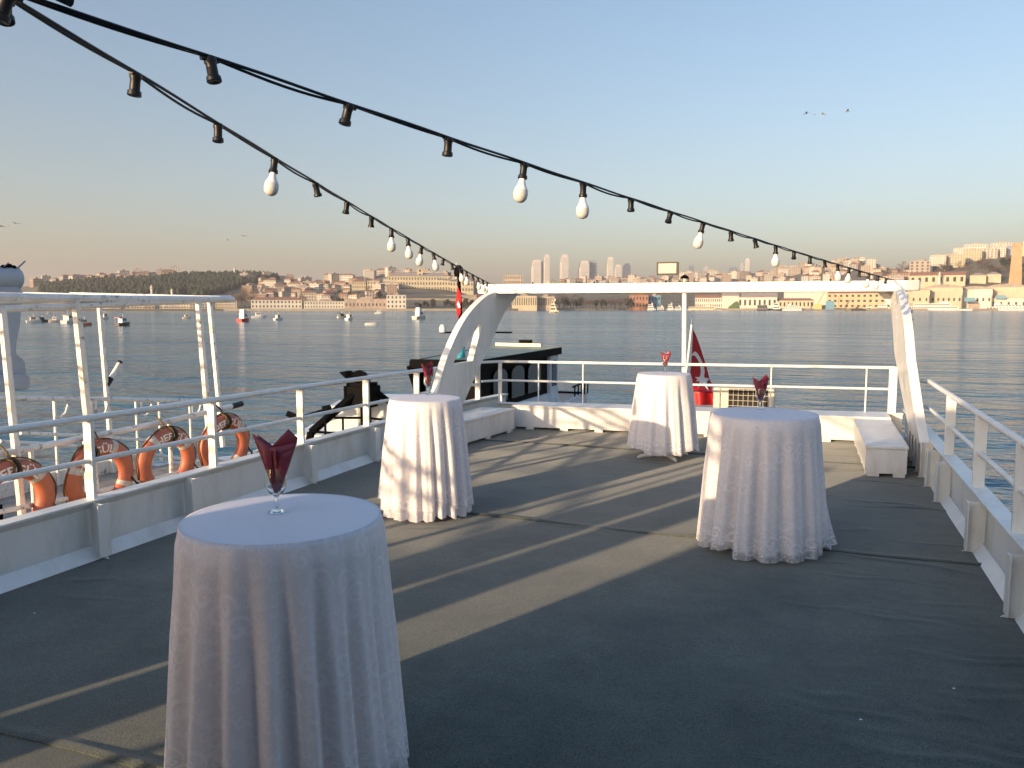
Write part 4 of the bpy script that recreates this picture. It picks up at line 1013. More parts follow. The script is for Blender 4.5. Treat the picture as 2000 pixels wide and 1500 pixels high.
mb = MB(); mb.prism([W(s, t, ZD + .55) for s, t in hp], (0, 0, -.10)); 
mb2 = MB()
for i in range(len(hp)):
    a, b = hp[i], hp[(i + 1) % len(hp)]; mb2.bar(W(a[0], a[1], ZD + .22), W(b[0], b[1], ZD + .22), .06, .46); 
rel(mb2.build('bulwark', 'old_white', fb), fb)
P = [A_, B_, C_, D_]
def ring_z(P, z): return [Vector((p.x, p.y, z)) for p in P]
mb = MB(); mb.prism(ring_z(P, ZR - .13), (0, 0, .13)); rel(mb.build('roof', 'roof_felt', fb), fb)
for i, (a, b) in enumerate(((A_, B_), (B_, C_), (C_, D_), (D_, A_))):
    mb = MB(); o_ = Vector((0, 0, -.055)); mb.bar(a + o_, b + o_, .07, .20 if i < 2 else .12); rel(mb.build('fascia', 'black_paint' if i in (0, 1, 3) else 'green_paint', fb), fb)
mb = MB(); mb.bar(C_ + (D_ - C_) * .25 + Vector((0, 0, .09)), C_ + (D_ - C_) * .85 + Vector((0, 0, .09)), .06, .10); rel(mb.build('lit_rim_strip', 'boat_cream', fb), fb)  # cream strip stands in for sunlight along the raised roof rim
q = C_ + (D_ - C_) * .38; mb = MB(); mb.bar(q + Vector((0, 0, .20)), q + (D_ - C_) * .14 + Vector((0, 0, .20)), .2, .09); rel(mb.build('roof_box', 'dark_wood', fb), fb)
w0 = [W(.9, .18, 0), W(L_ - .9, .12, 0), W(L_ - .9, Bm - .2, 0), W(.9, Bm - .75, 0)]
for t in (.2, Bm - .25):
    cv = [(.12, ZR - .15), (.20, ZR - .35), (.42, ZR - .7), (.70, ZR - 1.1), (.95, ZR - 1.5), (.95, ZR - .15)]
    mb = MB(); mb.prism([W(s_, t, z_) for s_, z_ in cv], tuple(e2 * -.08)); rel(mb.build('roof_bracket', 'black_paint', fb), fb)
mb = MB(); mb.prism(ring_z(w0, ZD), (0, 0, ZR - .13 - ZD)); rel(mb.build('wheelhouse', 'dark_wood', fb), fb)
mb = MB(); mb.prism([W(.88, .10, ZD), W(L_ - .85, .05, ZD), W(L_ - .85, .05, ZD + .62), W(.88, .10, ZD + .62)], tuple(e2 * .06)); rel(mb.build('lower_panel', 'old_white', fb), fb)
mb = MB(); mb.prism([W(L_ - .85, .04, ZD), W(L_ - .1, .04, ZD), W(L_ - .1, .04, ZR - .14), W(L_ - .85, .04, ZR - .14)], tuple(e2 * .6)); rel(mb.build('door_frame', 'old_white', fb), fb)
mb = MB(); mb.prism([W(L_ - .7, .02, ZD + .8), W(L_ - .3, .02, ZD + .8), W(L_ - .3, .02, ZR - .3), W(L_ - .7, .02, ZR - .3)], tuple(e2 * .015)); rel(mb.build('door_pane', 'glass_dark', fb), fb)
for s0, s1 in ((1.0, 1.9), (2.2, 3.1), (3.4, 4.4)):
    if s1 > L_ - 1: s1 = L_ - 1.05
    ar = [W(s0 + (s1 - s0) * k / 8, .105 - .045 * (s0 + (s1 - s0) * k / 8) / L_ - .02, ZR - .42 + .16 * math.sin(PI * k / 8) ** .5) for k in range(9)]
    mb = MB(); mb.prism([W(s0, .075 - .03 * s0 / L_, ZD + .78), W(s1, .075 - .03 * s1 / L_, ZD + .78)] + ar[::-1], tuple(e2 * .012)); rel(mb.build('window', 'glass_dark', fb), fb)
# black rails astern of the wheelhouse
for k, t in enumerate((.0, .35)):
    T([W(L_ - .2, -.45, ZD + .75 - t), W(L_ + .8, -.45, ZD + .78 - t), W(L_ + 1.5, -.3, ZD + .74 - t), W(L_ + 1.6, Bm * .6, ZD + .72 - t)], .030, 'stern_rail', 'black_paint', par=fb)
for s in (.0, .35, .7, 1.05, 1.4): T([W(L_ + s, -.45, ZD + .4), W(L_ + s, -.45, ZD + .76)], .024, 'rail_post', 'black_paint', par=fb)
# mast, lamp, pennant
DM = 19.4
m0, m1 = far(903, DM, ZR + .02), fp(897, 541, DM)
T([m0, m0 + (m1 - m0) * .4, m1], [.07, .05, .04], 'mast', 'dark_wood', par=fb)
rel(MB().lathe([(0, 0), (.10, 0), (.12, .08), (.11, .2), (.05, .27), (0, .28)], 12).build('mast_light', 'black_paint', fb, True, loc=tuple(m1)), fb)
T([m1 + Vector((0, 0, -.1)), fp(857, 546, DM)], .015, 'spreader', 'grey_metal', par=fb)
T([fp(892, 515, DM), fp(892, 545, DM)], .008, 'whip_aerial', 'flag_white', par=fb)
T([fp(860, 649, DM), fp(1000, 649, DM)], .02, 'boom', 'black_paint', par=fb)
rel(MB().lathe([(0, 0), (.08, .02), (.09, .12), (.05, .2), (0, .21)], 10).build('boom_light', 'boat_white', fb, True, loc=tuple(fp(865, 650, DM))), fb)
rel(MB().lathe([(0, 0), (.10, .02), (.15, .12), (.13, .23), (.06, .29), (0, .30)], 14).build('float', 'teal_plastic', fb, True, loc=tuple(far(897, 18.9, ZR + .02))), fb)
mb = MB(); fa = [fp(895, 560, DM - .1), fp(890, 590, DM - .1), fp(894, 622, DM - .1), fp(900, 612, DM - .2), fp(901, 575, DM - .2)]
mb.prism(fa, fh * .03); rel(mb.build('pennant', 'red_bunting', fb), fb)
mb = MB(); mb.prism([fp(896, 588, DM - .16), fp(893, 594, DM - .16), fp(896, 602, DM - .16), fp(900, 600, DM - .22)], -fh * .02); rel(mb.build('pennant_emblem', 'flag_white', fb), fb)
# foredeck: hatch, winch mast, struts, floodlights
def K(px, py, D): return fp(px, py, D)
Dk = 14.4
T([far(713, Dk, ZD), K(712, 742, Dk)], .10, 'winch_mast', 'black_paint', n=10, par=fb)
T([K(708, 756, Dk), K(604, 846, Dk - .3)], .075, 'strut', 'black_paint', par=fb)
T([K(604, 846, Dk - .3), far(585, Dk - .4, ZD + .2)], .075, 'strut', 'black_paint', par=fb)
T([K(718, 752, Dk), K(795, 815, Dk + .4)], .055, 'strut', 'black_paint', par=fb)
T([K(560, 812, Dk), K(580, 818, Dk), K(628, 803, Dk), K(640, 797, Dk)], .035, 'arm', 'black_paint', par=fb)
mb = MB(); mb.bar(K(557, 808, Dk), K(574, 815, Dk), .06, .10); rel(mb.build('arm_grip', 'black_paint', fb), fb)
def panel(P, dep, name, mat='black_paint'):
    mb = MB(); mb.prism(P, dep); return rel(mb.build(name, mat, fb, bevel=.01), fb)
panel([K(661, 727, Dk), K(681, 724, Dk), K(688, 727, Dk), K(693, 741, Dk), K(681, 746, Dk)], fh * .12, 'floodlight')
panel([K(687, 727, Dk - .2), K(700, 723, Dk - .2), K(713, 729, Dk - .2), K(718, 741, Dk - .2), K(692, 744, Dk - .2)], fh * .14, 'floodlight')
panel([K(625, 795, Dk), K(640, 792, Dk), K(646, 806, Dk), K(630, 810, Dk)], fh * .12, 'floodlight')
T([K(693, 744, Dk), K(711, 752, Dk)], .03, 'lamp_arm', 'black_paint', par=fb)
mb = MB(); mb.box((-.28, -.24, 0), (.28, .24, .45)); o = mb.build('winch', 'black_paint', fb, bevel=.06); o.location = tuple(K(706, 795, Dk + .1)); rel(o, fb)
def hatch(p, w, d_, h, mat, name):
    mb = MB(); z0 = ZD; mb.prism([p + rt * w + fh * d_, p - rt * w + fh * d_, p - rt * w - fh * d_, p + rt * w - fh * d_], (0, 0, h)); o = mb.build(name, mat, fb, bevel=.04); return rel(o, fb)
hatch(far(672, Dk + .6, ZD), .85, .7, .78, 'old_white', 'hatch')
hatch(far(692, Dk + .9, ZD), .45, .5, 1.25, 'old_white', 'hatch')
hatch(far(760, Dk + 1.0, ZD), .55, .6, 1.35, 'old_white', 'hatch')
hatch(far(630, Dk - .5, ZD), .30, .2, .42, 'black_paint', 'fish_crate')
for a, b in (((600, 844), (700, 851)), ((650, 817), (708, 817)), ((722, 818), (760, 822))): T([K(*a, Dk - .4), K(*b, Dk - .4)], .022, 'deck_rail', 'black_paint', par=fb)
for a in (632, 667): T([K(a, 818, Dk - .4), far(a, Dk - .4, ZD)], .02, 'deck_rail_post', 'black_paint', par=fb)
T([W(-6.4, Bm * .5, ZD + .75), W(-3, -.3, ZD + .55), W(.2, -.3, ZD + .9)], .02, 'mooring_line', 'black_rope', par=fb)

# ================================================================== FAR SHORE: town
def face_rot(p): return math.atan2(p.y, p.x) - PI / 2          # local -Y looks back at the deck
def building_mesh(w, d, h, roof, floors, cols, below=6.0):
    wl = MB(); wl.box((-w / 2, -d / 2, -below), (w / 2, d / 2, h))
    rf = MB(); o = .5
    if roof == 'hip':
        rh = min(w, d) * .22; k = d / 2
        rf.add([(-w / 2 - o, -d / 2 - o, h), (w / 2 + o, -d / 2 - o, h), (w / 2 + o, d / 2 + o, h), (-w / 2 - o, d / 2 + o, h), (-w / 2 + k * .8, 0, h + rh), (w / 2 - k * .8, 0, h + rh)],
               [(0, 1, 5, 4), (1, 2, 5), (2, 3, 4, 5), (3, 0, 4), (3, 2, 1, 0)])
    elif roof == 'gable':
        rh = d * .25
        rf.add([(-w / 2 - o, -d / 2 - o, h), (w / 2 + o, -d / 2 - o, h), (w / 2 + o, d / 2 + o, h), (-w / 2 - o, d / 2 + o, h), (-w / 2 - o, 0, h + rh), (w / 2 + o, 0, h + rh)],
               [(0, 1, 5, 4), (1, 2, 5), (2, 3, 4, 5), (3, 0, 4), (3, 2, 1, 0)])
    elif roof == 'front':
        n = 10; rh = w * .085; P = [(-w / 2 - o + (w + 2 * o) * k / n, -d / 2 - o, h + rh * math.sin(PI * k / n) ** .8) for k in range(n + 1)]
        rf.prism(P + [(w / 2 + o, -d / 2 - o, h - .6), (-w / 2 - o, -d / 2 - o, h - .6)], (0, d, 0))
    else:
        rf.box((-w / 2 - .2, -d / 2 - .2, h), (w / 2 + .2, d / 2 + .2, h + .5)); rf.box((-w * .15, -d * .2, h + .5), (w * .12, d * .2, h + 2.6))
    return wl, rf
def window_rows(w, d, h, floors, cols, side=True, fill=(.42, .5)):
    fh_ = h / floors; L = []
    for f in range(floors):
        z0 = f * fh_ + fh_ * .28; z1 = z0 + fh_ * fill[1]
        cw = w / cols
        for c in range(cols):
            x = -w / 2 + cw * (c + .5); L.append(((x - cw * fill[0] / 2, -d / 2 - .12, z0), (x + cw * fill[0] / 2, -d / 2 + .05, z1)))
        if side:
            n = max(2, int(d / cw)); cd = d / n
            for c in range(n):
                y = -d / 2 + cd * (c + .5)
                for sx in (-1, 1): L.append(((sx * w / 2 - .12, y - cd * fill[0] / 2, z0), (sx * w / 2 + .12, y + cd * fill[0] / 2, z1)))
    return L
PROTO = []
def proto(w, d, h, roof, floors, cols, wm='town_wall', rm='roof_tile'):
    wl, rf = building_mesh(w, d, h, roof, floors, cols)
    wn = MB()
    for a, b in window_rows(w, d, h, floors, cols): wn.box(a, b)
    PROTO.append((wl.mesh('wall', wm), rf.mesh('roof', rm), wn.mesh('windows', 'window_dark'), h))
for a in ((12, 10, 9, 'hip', 3, 4), (15, 11, 12, 'flat', 4, 5), (10, 9, 7, 'gable', 2, 3), (18, 12, 10, 'hip', 3, 6), (14, 10, 15, 'flat', 5, 4), (11, 9, 10, 'hip', 3, 3), (9, 8, 6, 'gable', 2, 3)): proto(*a, rm='roof_tile' if a[3] != 'flat' else 'roof_grey')
NS = len(PROTO)
for a in ((18, 13, 20, 'flat', 7, 5), (24, 14, 17, 'flat', 6, 7), (16, 13, 24, 'flat', 8, 4), (28, 14, 14, 'hip', 5, 8)): proto(*a, wm='block_wall', rm='roof_grey' if a[3] == 'flat' else 'roof_tile')
KD = ['hip-roofed three-storey house', 'flat-roofed four-storey house', 'gabled two-storey house', 'wide hip-roofed house', 'tall flat-roofed house', 'narrow hip-roofed house', 'tiny gabled house',
      'tall seven-storey block', 'wide six-storey block', 'slim eight-storey block', 'long hip-roofed block']
def put_house(k, p, rz, label, group, cat='house', sc=1.0):
    e = empty('house' if cat == 'house' else 'apartment_block', KD[k] + ' ' + label, cat, p, rz, group); e.scale = (sc,) * 3
    wm, rm, nm_, h = PROTO[k]
    for nme, me in (('wall', wm), ('roof', rm), ('windows', nm_)):
        o = bpy.data.objects.new(nme, me); col.objects.link(o); o.parent = e
        if nme == 'windows': o['kind'] = 'stuff'
    return e
rnd = random.Random(42)
ZONES = [ # px range, t range, count, kinds, scale, label, group
    (70, 350, .88, 1.05, 36, range(0, NS), 1.15, 'on the distant ridge above the dark pine wood', 'ridge houses'),
    (350, 600, .92, 1.02, 12, range(0, NS), .85, 'on the skyline behind the pine wood', 'skyline houses'),
    (480, 650, .10, .85, 52, range(0, NS), 1.0, 'in the crowded hillside quarter beside the pine wood', 'hillside quarter houses'),
    (640, 770, .12, 1.02, 40, range(0, NS), 1.0, 'on the sunlit hill left of the long cream barracks', 'sunlit hill houses'),
    (760, 930, .72, 1.05, 34, range(0, NS), 1.0, 'on the hilltop behind the long cream barracks', 'hilltop houses'),
    (930, 1000, .05, .6, 7, range(0, NS), 1.0, 'behind the arch leg top', 'houses behind the arch'),
    (1070, 1420, .72, 1.03, 70, range(0, NS), 1.25, 'in the distant town under the skyscrapers', 'town houses'),
    (1330, 1720, .72, 1.03, 58, range(0, NS + 2), 1.15, 'in the far town right of the floodlight', 'right town buildings'),
    (1560, 1700, .75, 1.02, 16, range(NS, NS + 4), .9, 'among the houses of the far town', 'far town blocks'),
    (1440, 1760, .40, .74, 26, range(0, NS), 1.1, 'on the slope above the yellow quay building', 'slope houses above the quay'),
    (1700, 1800, .35, .95, 14, range(0, NS), 1.0, 'at the foot of the steep right-hand hill', 'hill foot houses')]
for x0, x1, t0, t1, n, kinds, sc, lab, grp in ZONES:
    placed = []
    for i in range(n):
        for tr in range(25):
            px = rnd.uniform(x0, x1); t = rnd.uniform(t0, t1); ds, dc = interp(SHORE, px), interp(CDIST, px); D = ds + 25 + t * (dc - ds)
            p = far(px, D)
            if all((p - q).length > 17 * sc for q in placed): break
        placed.append(p.copy()); p.z = ground(px, D) - .5
        k = rnd.choice(list(kinds))
        put_house(k, p, face_rot(p) + rnd.choice([0, 0, .25, -.3, .5, -.6]), ('low ' if t < t0 + (t1 - t0) * .33 else ('midway ' if t < t0 + (t1 - t0) * .67 else 'high ')) + lab, grp, 'house' if k < NS else 'apartment', sc * rnd.uniform(.85, 1.1))
# shoreline row seen through the awning
placed = []
for i in range(17):
    px = 95 + i * 22.5 + rnd.uniform(-3, 3); D = interp(SHORE, px) + rnd.uniform(12, 22); p = far(px, D, WATER + 2)
    put_house(rnd.choice([0, 1, 2, 3, 5, 6]), p, face_rot(p), 'on the far waterfront seen through the pipe awning', 'waterfront buildings behind the awning', 'house', .95)

# named buildings ------------------------------------------------------------
def big(name, label, cat, px0, px1, pyt, D, depth, wall, roofm, roof='flat', rows=2, cols=8, zb=None, indiv=False, rot=0.0, fill=(.4, .5), wmat='window_dark', below=7):
    pc = far((px0 + px1) / 2, D); zb = WATER + 2.2 if zb is None else zb
    wdt = (px1 - px0) / F * D; h = zat(pyt, D) - zb
    e = empty(name, label, cat, (pc.x, pc.y, zb), face_rot(pc) + rot)
    wl, rf = building_mesh(wdt, depth, h, roof, rows, cols, below)
    wl.build('wall', wall, e); rf.build('roof', roofm, e)
    L = window_rows(wdt, depth, h, rows, cols, side=not indiv, fill=fill) if rows else []
    if indiv:
        for a, b in L: MB().box(a, b).build('window', wmat, e)
    elif L:
        mb = MB()
        for a, b in L: mb.box(a, b)
        mb.build('windows', wmat, e)['kind'] = 'stuff'
    return e
big('waterfront_building', 'long two-storey pale building at the water left of the fishing boats', 'building', 496, 590, 586, 862, 14, 'white_wall', 'roof_tile', 'hip', 2, 14, indiv=True)
big('waterfront_building', 'low white colonnaded building on the far waterfront', 'building', 598, 683, 589, 862, 12, 'white_wall', 'roof_grey', 'flat', 2, 16, indiv=True)
big('ruined_warehouse', 'roofless brown stone warehouse by the far water', 'ruin', 676, 762, 585, 860, 16, 'ruin_wall', 'ruin_wall', 'flat', 1, 12, fill=(.35, .3))
big('waterfront_building', 'plain bright white block beside the ruined warehouse', 'building', 757, 794, 577, 862, 20, 'white_wall', 'roof_grey', 'flat', 3, 5)
big('barracks', 'long cream barracks with a square tower on the sunlit hill', 'barracks', 762, 880, 541, 1180, 26, 'cream_wall', 'roof_grey', 'hip', 3, 22, zb=zat(569, 1180))
big('barracks_tower', 'square cream tower rising over the long barracks', 'tower', 817, 827, 526, 1176, 9, 'cream_wall', 'roof_grey', 'flat', 5, 1, zb=zat(566, 1176))
big('barracks_wing', 'cream wing at the right end of the barracks behind the mast', 'building', 880, 925, 551, 1170, 26, 'cream_wall', 'roof_grey', 'hip', 2, 8, zb=zat(572, 1170))
big('stone_house', 'cream three-storey house left of the barracks', 'building', 690, 717, 551, 1150, 18, 'cream_wall', 'roof_tile', 'hip', 3, 6, zb=zat(572, 1150))
big('stone_house', 'cream block between the barracks and the cream house', 'building', 720, 742, 550, 1150, 18, 'cream_wall', 'roof_grey', 'flat', 3, 4, zb=zat(572, 1150))
big('stone_house', 'low cream annex in front of the barracks', 'building', 742, 780, 554, 1150, 18, 'white_wall', 'roof_grey', 'flat', 2, 8, zb=zat(570, 1150))
mb = MB()
for k, (pxa, pxb, py, D) in enumerate(((690, 930, 576, 1080), (745, 940, 583, 1000))):
    a, b = far(pxa, D, zat(py, D)), far(pxb, D, zat(py, D)); mb.bar(a - Vector((0, 0, 5)), b - Vector((0, 0, 5)), 3, 10)
tag(mb.build('retaining_wall', 'quay_stone'), 'stepped stone retaining walls below the cream barracks', 'wall')
pal = big('palace', 'cream palace with tall window bays under the left end of the crossbeam', 'palace', 1000, 1048, 579, 892, 30, 'cream_wall', 'roof_grey', 'flat', 1, 11, indiv=True, fill=(.38, .62))
big('palace', 'shaded palace wing with narrow windows beside the bare trees', 'palace', 1049, 1082, 580, 900, 25, 'block_wall', 'roof_grey', 'flat', 1, 10, indiv=True, fill=(.4, .62))
big('hotel', 'flat-roofed hotel above the left end of the crossbeam', 'hotel', 984, 1020, 539, 1700, 25, 'block_wall', 'roof_grey', 'flat', 4, 9, zb=zat(575, 1700))
big('brick_house', 'brick house on the quay right of the bare trees', 'house', 1228, 1264, 577, 950, 14, 'brick_wall', 'roof_tile', 'hip', 2, 6)
big('blue_house', 'small blue-grey house left of the white stanchion', 'house', 1264, 1288, 578, 962, 12, 'tarp_blue', 'roof_grey', 'flat', 2, 4)
big('quay_hall', 'long low brown-roofed hall right of the stanchion', 'building', 1356, 1412, 582, 960, 15, 'white_wall', 'roof_tile', 'gable', 2, 14)
big('boat_shed', 'white boat shed by the green slipway', 'shed', 1408, 1440, 578, 950, 18, 'white_wall', 'roof_grey', 'gable', 0, 1)
big('shed', 'pale dockyard shed behind the dark workboats', 'shed', 1440, 1512, 581, 945, 25, 'white_wall', 'roof_grey', 'gable', 1, 8)
big('warehouse', 'broad white dockyard hall behind the yellow crane', 'warehouse', 1530, 1612, 566, 1010, 30, 'white_wall', 'roof_grey', 'flat', 0, 1)
big('dock_office', 'low pale dock office in front of the white hall', 'building', 1512, 1584, 587, 930, 12, 'cream_wall', 'roof_tile', 'hip', 1, 10)
big('customs_house', 'yellow three-storey building with rows of square windows on the quay', 'building', 1616, 1752, 573, 930, 18, 'yellow_wall', 'roof_tile', 'hip', 3, 13, indiv=True, fill=(.42, .42))
for x0, x1, pt, nwin, lab in ((1752, 1806, 567, 5, 'lower cream dock hall bay next to the yellow building'), (1806, 1868, 562, 7, 'cream gabled dock hall bay behind the long ferry'), (1868, 1926, 565, 6, 'cream gabled dock hall bay left of the chimney'),
                              (1926, 1992, 561, 7, 'widest cream dock hall bay below the chimney'), (1992, 2060, 564, 6, 'cream dock hall bay at the right edge')):
    e = big('dock_hall', lab, 'hall', x0, x1, pt, 935, 50, 'cream_wall' if nwin != 6 else 'white_wall', 'roof_grey', 'front', 0, 1)
    wd = (x1 - x0) / F * 935
    for k in range(nwin): x = -wd / 2 + wd * (k + .5) / nwin; MB().box((x - .9, -25.15, 8.5), (x + .9, -24.9, 12.0)).build('window', 'window_dark', e)
    MB().box((-wd * .16, -25.2, -1), (wd * .16, -24.9, 6.2)).build('gate', 'ruin_wall', e)
    for sx in (-1, 1): MB().box((sx * wd * .485 - .35, -25.35, -1), (sx * wd * .485 + .35, -24.9, 15)).build('pier', 'quay_stone', e)
big('dock_hall', 'lower cream gate hall with blue awnings by the white yacht', 'hall', 1880, 1990, 583, 915, 10, 'white_wall', 'roof_grey', 'flat', 1, 9, fill=(.3, .35))
for px, py, wpx in ((1888, 584, 18), (1948, 579, 17)):
    p = far(px, 905, zat(py + 5, 905)); mb = MB(); ww = wpx / F * 905; mb.box((-ww / 2, -1.5, 0), (ww / 2, 0, ww * .42)); o = mb.build('blue_awning', 'tarp_blue'); o.location = p; o.rotation_euler.z = face_rot(p)
    tag(o, 'blue awning on the dock hall ' + ('beside the long ferry' if px < 1900 else 'above the white yacht'), 'awning')
big('barn', 'long low cream barn with a tiled roof below the apartment hill', 'building', 1775, 1870, 539, 1100, 20, 'cream_wall', 'roof_tile', 'gable', 1, 8, zb=zat(556, 1100))
big('store_house', 'cream gabled storehouse left of the brick chimney, nearer the barn', 'building', 1888, 1915, 539, 1090, 16, 'cream_wall', 'roof_grey', 'hip', 0, 1, zb=zat(556, 1090))
big('store_house', 'cream gabled storehouse right beside the brick chimney', 'building', 1919, 1944, 537, 1090, 16, 'cream_wall', 'roof_grey', 'hip', 0, 1, zb=zat(556, 1090))
# square chimney stack
pc = far(1974, 1040); zb = zat(556, 1040); zt = zat(478, 1040); h = zt - zb; bw = 11 / F * 1040 * 2
e = empty('chimney_stack', 'tall tapering square brick chimney on the right-hand hill', 'chimney', (pc.x, pc.y, zb), face_rot(pc))
mb = MB(); b2, t2 = bw * .52, bw * .34
mb.add([(-b2, -b2, -8), (b2, -b2, -8), (b2, b2, -8), (-b2, b2, -8), (-t2, -t2, h), (t2, -t2, h), (t2, t2, h), (-t2, t2, h)], [(3, 2, 1, 0), (4, 5, 6, 7), (0, 1, 5, 4), (1, 2, 6, 5), (2, 3, 7, 6), (3, 0, 4, 7)]); mb.build('shaft', 'chimney_brick', e)
MB().box((-t2 * 1.08, -t2 * 1.08, h - .6), (t2 * 1.08, t2 * 1.08, h + .9)).build('cap', 'chimney_brick', e)
# apartment hill at the right
for i, (x0, x1, pt, pb, D, rows, cols, wmt, lab) in enumerate((
        (1770, 1806, 512, 548, 1180, 6, 4, 'block_wall', 'cream corner block at the left foot of the apartment hill'), (1808, 1836, 501, 530, 1210, 6, 6, 'white_wall', 'wide cream apartment block in the lower row'),
        (1836, 1872, 499, 528, 1215, 6, 8, 'cream_wall', 'cream apartment block in the middle of the lower row'), (1853, 1876, 487, 515, 1290, 6, 6, 'white_wall', 'white apartment block stepping up behind the lower row'),
        (1873, 1904, 490, 522, 1240, 7, 7, 'cream_wall', 'tall cream apartment block below the hilltop roof'), (1874, 1914, 480, 505, 1320, 4, 9, 'white_wall', 'long white building on the hilltop with grey roof'),
        (1904, 1934, 488, 520, 1250, 7, 5, 'block_wall', 'grey-beige apartment block in the middle of the hill'), (1934, 1951, 484, 512, 1255, 7, 4, 'white_wall', 'striped balcony block left of the chimney'),
        (1951, 1966, 483, 505, 1270, 5, 4, 'tower_glass', 'bluish glass block directly left of the chimney'), (1983, 2020, 482, 515, 1240, 7, 7, 'cream_wall', 'cream block with small windows right of the chimney'),
        (1925, 1960, 477, 495, 1345, 4, 7, 'block_wall', 'brownish block on the crest left of the chimney'), (1990, 2040, 473, 490, 1350, 4, 8, 'white_wall', 'white block on the crest at the right edge'),
        (1672, 1681, 505, 545, 1500, 9, 2, 'white_wall', 'slim white stair tower beside the glass office'), (1650, 1675, 512, 545, 1500, 7, 6, 'white_wall', 'pale office wing left of the glass office'))):
    big('apartment_block', lab, 'apartment', x0, x1, pt, D, 16, wmt, 'roof_grey', 'flat', rows, cols, zb=zat(pb, D), below=14)
big('office_block', 'office block with a green glass front on the skyline', 'office', 1680, 1702, 510, 1490, 20, 'tower_glass', 'roof_grey', 'flat', 8, 5, zb=zat(545, 1490), below=12)
# skyscrapers
for x0, x1, pt, D, mat, lab in ((1040, 1055, 509, 3600, 'tower_pale', 'broad pale skyscraper, leftmost on the skyline'), (1055, 1061, 509, 3640, 'tower_grey', 'grey slab behind the leftmost pale skyscraper'), (1063, 1072, 499, 3550, 'tower_pale', 'tall slim stepped skyscraper second from the left'),
        (1095, 1108, 499, 3550, 'tower_pale', 'tall stepped skyscraper standing alone'), (1131, 1148, 511, 3600, 'tower_pale', 'pale half of the twin block skyscraper'), (1147, 1163, 510, 3630, 'tower_glass', 'dark glass half of the twin block skyscraper'),
        (1185, 1195, 504, 3550, 'tower_pale', 'slim cream skyscraper right of the twin block'), (1200, 1211, 518, 3650, 'tower_pale', 'shorter pale tower right of the slim cream skyscraper'), (1215, 1228, 516, 3650, 'tower_grey', 'banded grey tower nearest the floodlight'),
        (1342, 1351, 517, 4600, 'tower_glass', 'faint bluish tower right of the stern light'), (1370, 1379, 521, 4600, 'tower_grey', 'faint grey tower on the hazy skyline'), (1420, 1434, 521, 4400, 'tower_glass', 'low faint glass tower in the haze'),
        (1440, 1447, 515, 4400, 'tower_grey', 'faint tower with a pointed top in the haze'), (1450, 1458, 506, 4400, 'tower_pale', 'tallest faint tower at the right of the skyline')):
    pc = far((x0 + x1) / 2, D); wd = (x1 - x0) / F * D; zt = zat(pt, D); e = empty('skyscraper', lab, 'skyscraper', (pc.x, pc.y, WATER), face_rot(pc) + .18)
    h = zt - WATER; MB().box((-wd / 2, -wd / 2, 0), (wd / 2, wd / 2, h * .96)).build('shaft', mat, e)
    MB().box((-wd * .36, -wd * .36, h * .96), (wd * .36, wd * .36, h)).build('crown', mat, e)
    if mat == 'tower_pale': MB().box((-wd * .64, -wd * .3, 0), (-wd * .502, wd * .4, h * .86)).build('shoulder', mat, e)
    mb = MB()
    for k in range(1, 26): mb.box((-wd / 2 - .4, -wd / 2 - .4, h * .96 * k / 26), (wd / 2 + .4, -wd / 2 + .3, h * .96 * (k + .42) / 26))
    mb.build('window_bands', 'tower_grey' if mat != 'tower_glass' else 'window_dark', e)['kind'] = 'stuff'
# minarets
for px, pt, pb, D in ((302, 555, 580, 1000), (341, 563, 580, 1000), (464, 521, 545, 1450), (1827, 531, 556, 1080)):
    pc = far(px, D); zb = zat(pb, D); h = zat(pt, D) - zb; r = 1.5 if D < 1200 else 1.9
    e = empty('minaret', {302: 'slim pale minaret in front of the pine wood, left one of the pair', 341: 'shorter pale minaret in front of the pine wood', 464: 'thin white minaret on the skyline above the pine wood', 1827: 'short white minaret before the cream barn'}[px], 'minaret', (pc.x, pc.y, zb))
    MB().lathe([(r * 1.3, -6), (r * 1.3, h * .2), (r, h * .25), (r, h * .62), (r * 1.6, h * .65), (r * 1.6, h * .69), (r * .9, h * .7), (r * .85, h * .84)], 10).build('shaft', 'white_wall', e, True)
    MB().lathe([(r * 1.0, h * .84), (.05, h), (0, h)], 10).build('spire', 'white_wall' if px == 1827 else 'roof_grey', e, True)

# trees -----------------------------------------------------------------------
mb = MB(); rf = random.Random(5); nfor = 0
while nfor < 2600:
    px = rf.uniform(85, 600); t = rf.uniform(.20, .97)
    lo = .30 + max(0, px - 420) * .0046
    if t < lo: continue
    if px < 330 and t > .86 - rf.uniform(0, .1): continue
    ds, dc = interp(SHORE, px), interp(CDIST, px); D = ds + 25 + t * (dc - ds); p = far(px, D); z = ground(px, D)
    h = rf.uniform(7, 13); r = h * rf.uniform(.26, .4); n = 5; a0 = rf.uniform(0, 6)
    ringv = [(p.x + r * rf.uniform(.7, 1.2) * math.cos(a0 + 2 * PI * k / n), p.y + r * math.sin(a0 + 2 * PI * k / n), z + h * rf.uniform(.2, .4)) for k in range(n)]
    r2 = [(p.x + r * .75 * math.cos(a0 + .5 + 2 * PI * k / n), p.y + r * .75 * math.sin(a0 + .5 + 2 * PI * k / n), z + h * rf.uniform(.6, .8)) for k in range(n)]
    fs = []
    for k in range(n): k2 = (k + 1) % n; fs += [(k, k2, n + k), (n + k, k2, n + k2), (n + k, n + k2, 2 * n), (k2, k, 2 * n + 1)]
    mb.add(ringv + r2 + [(p.x, p.y, z + h), (p.x, p.y, z - 1)], fs); nfor += 1
tag(mb.build('pine_wood', 'forest_green'), 'dark pine wood covering the left-hand hillside', 'wood', kind='stuff')
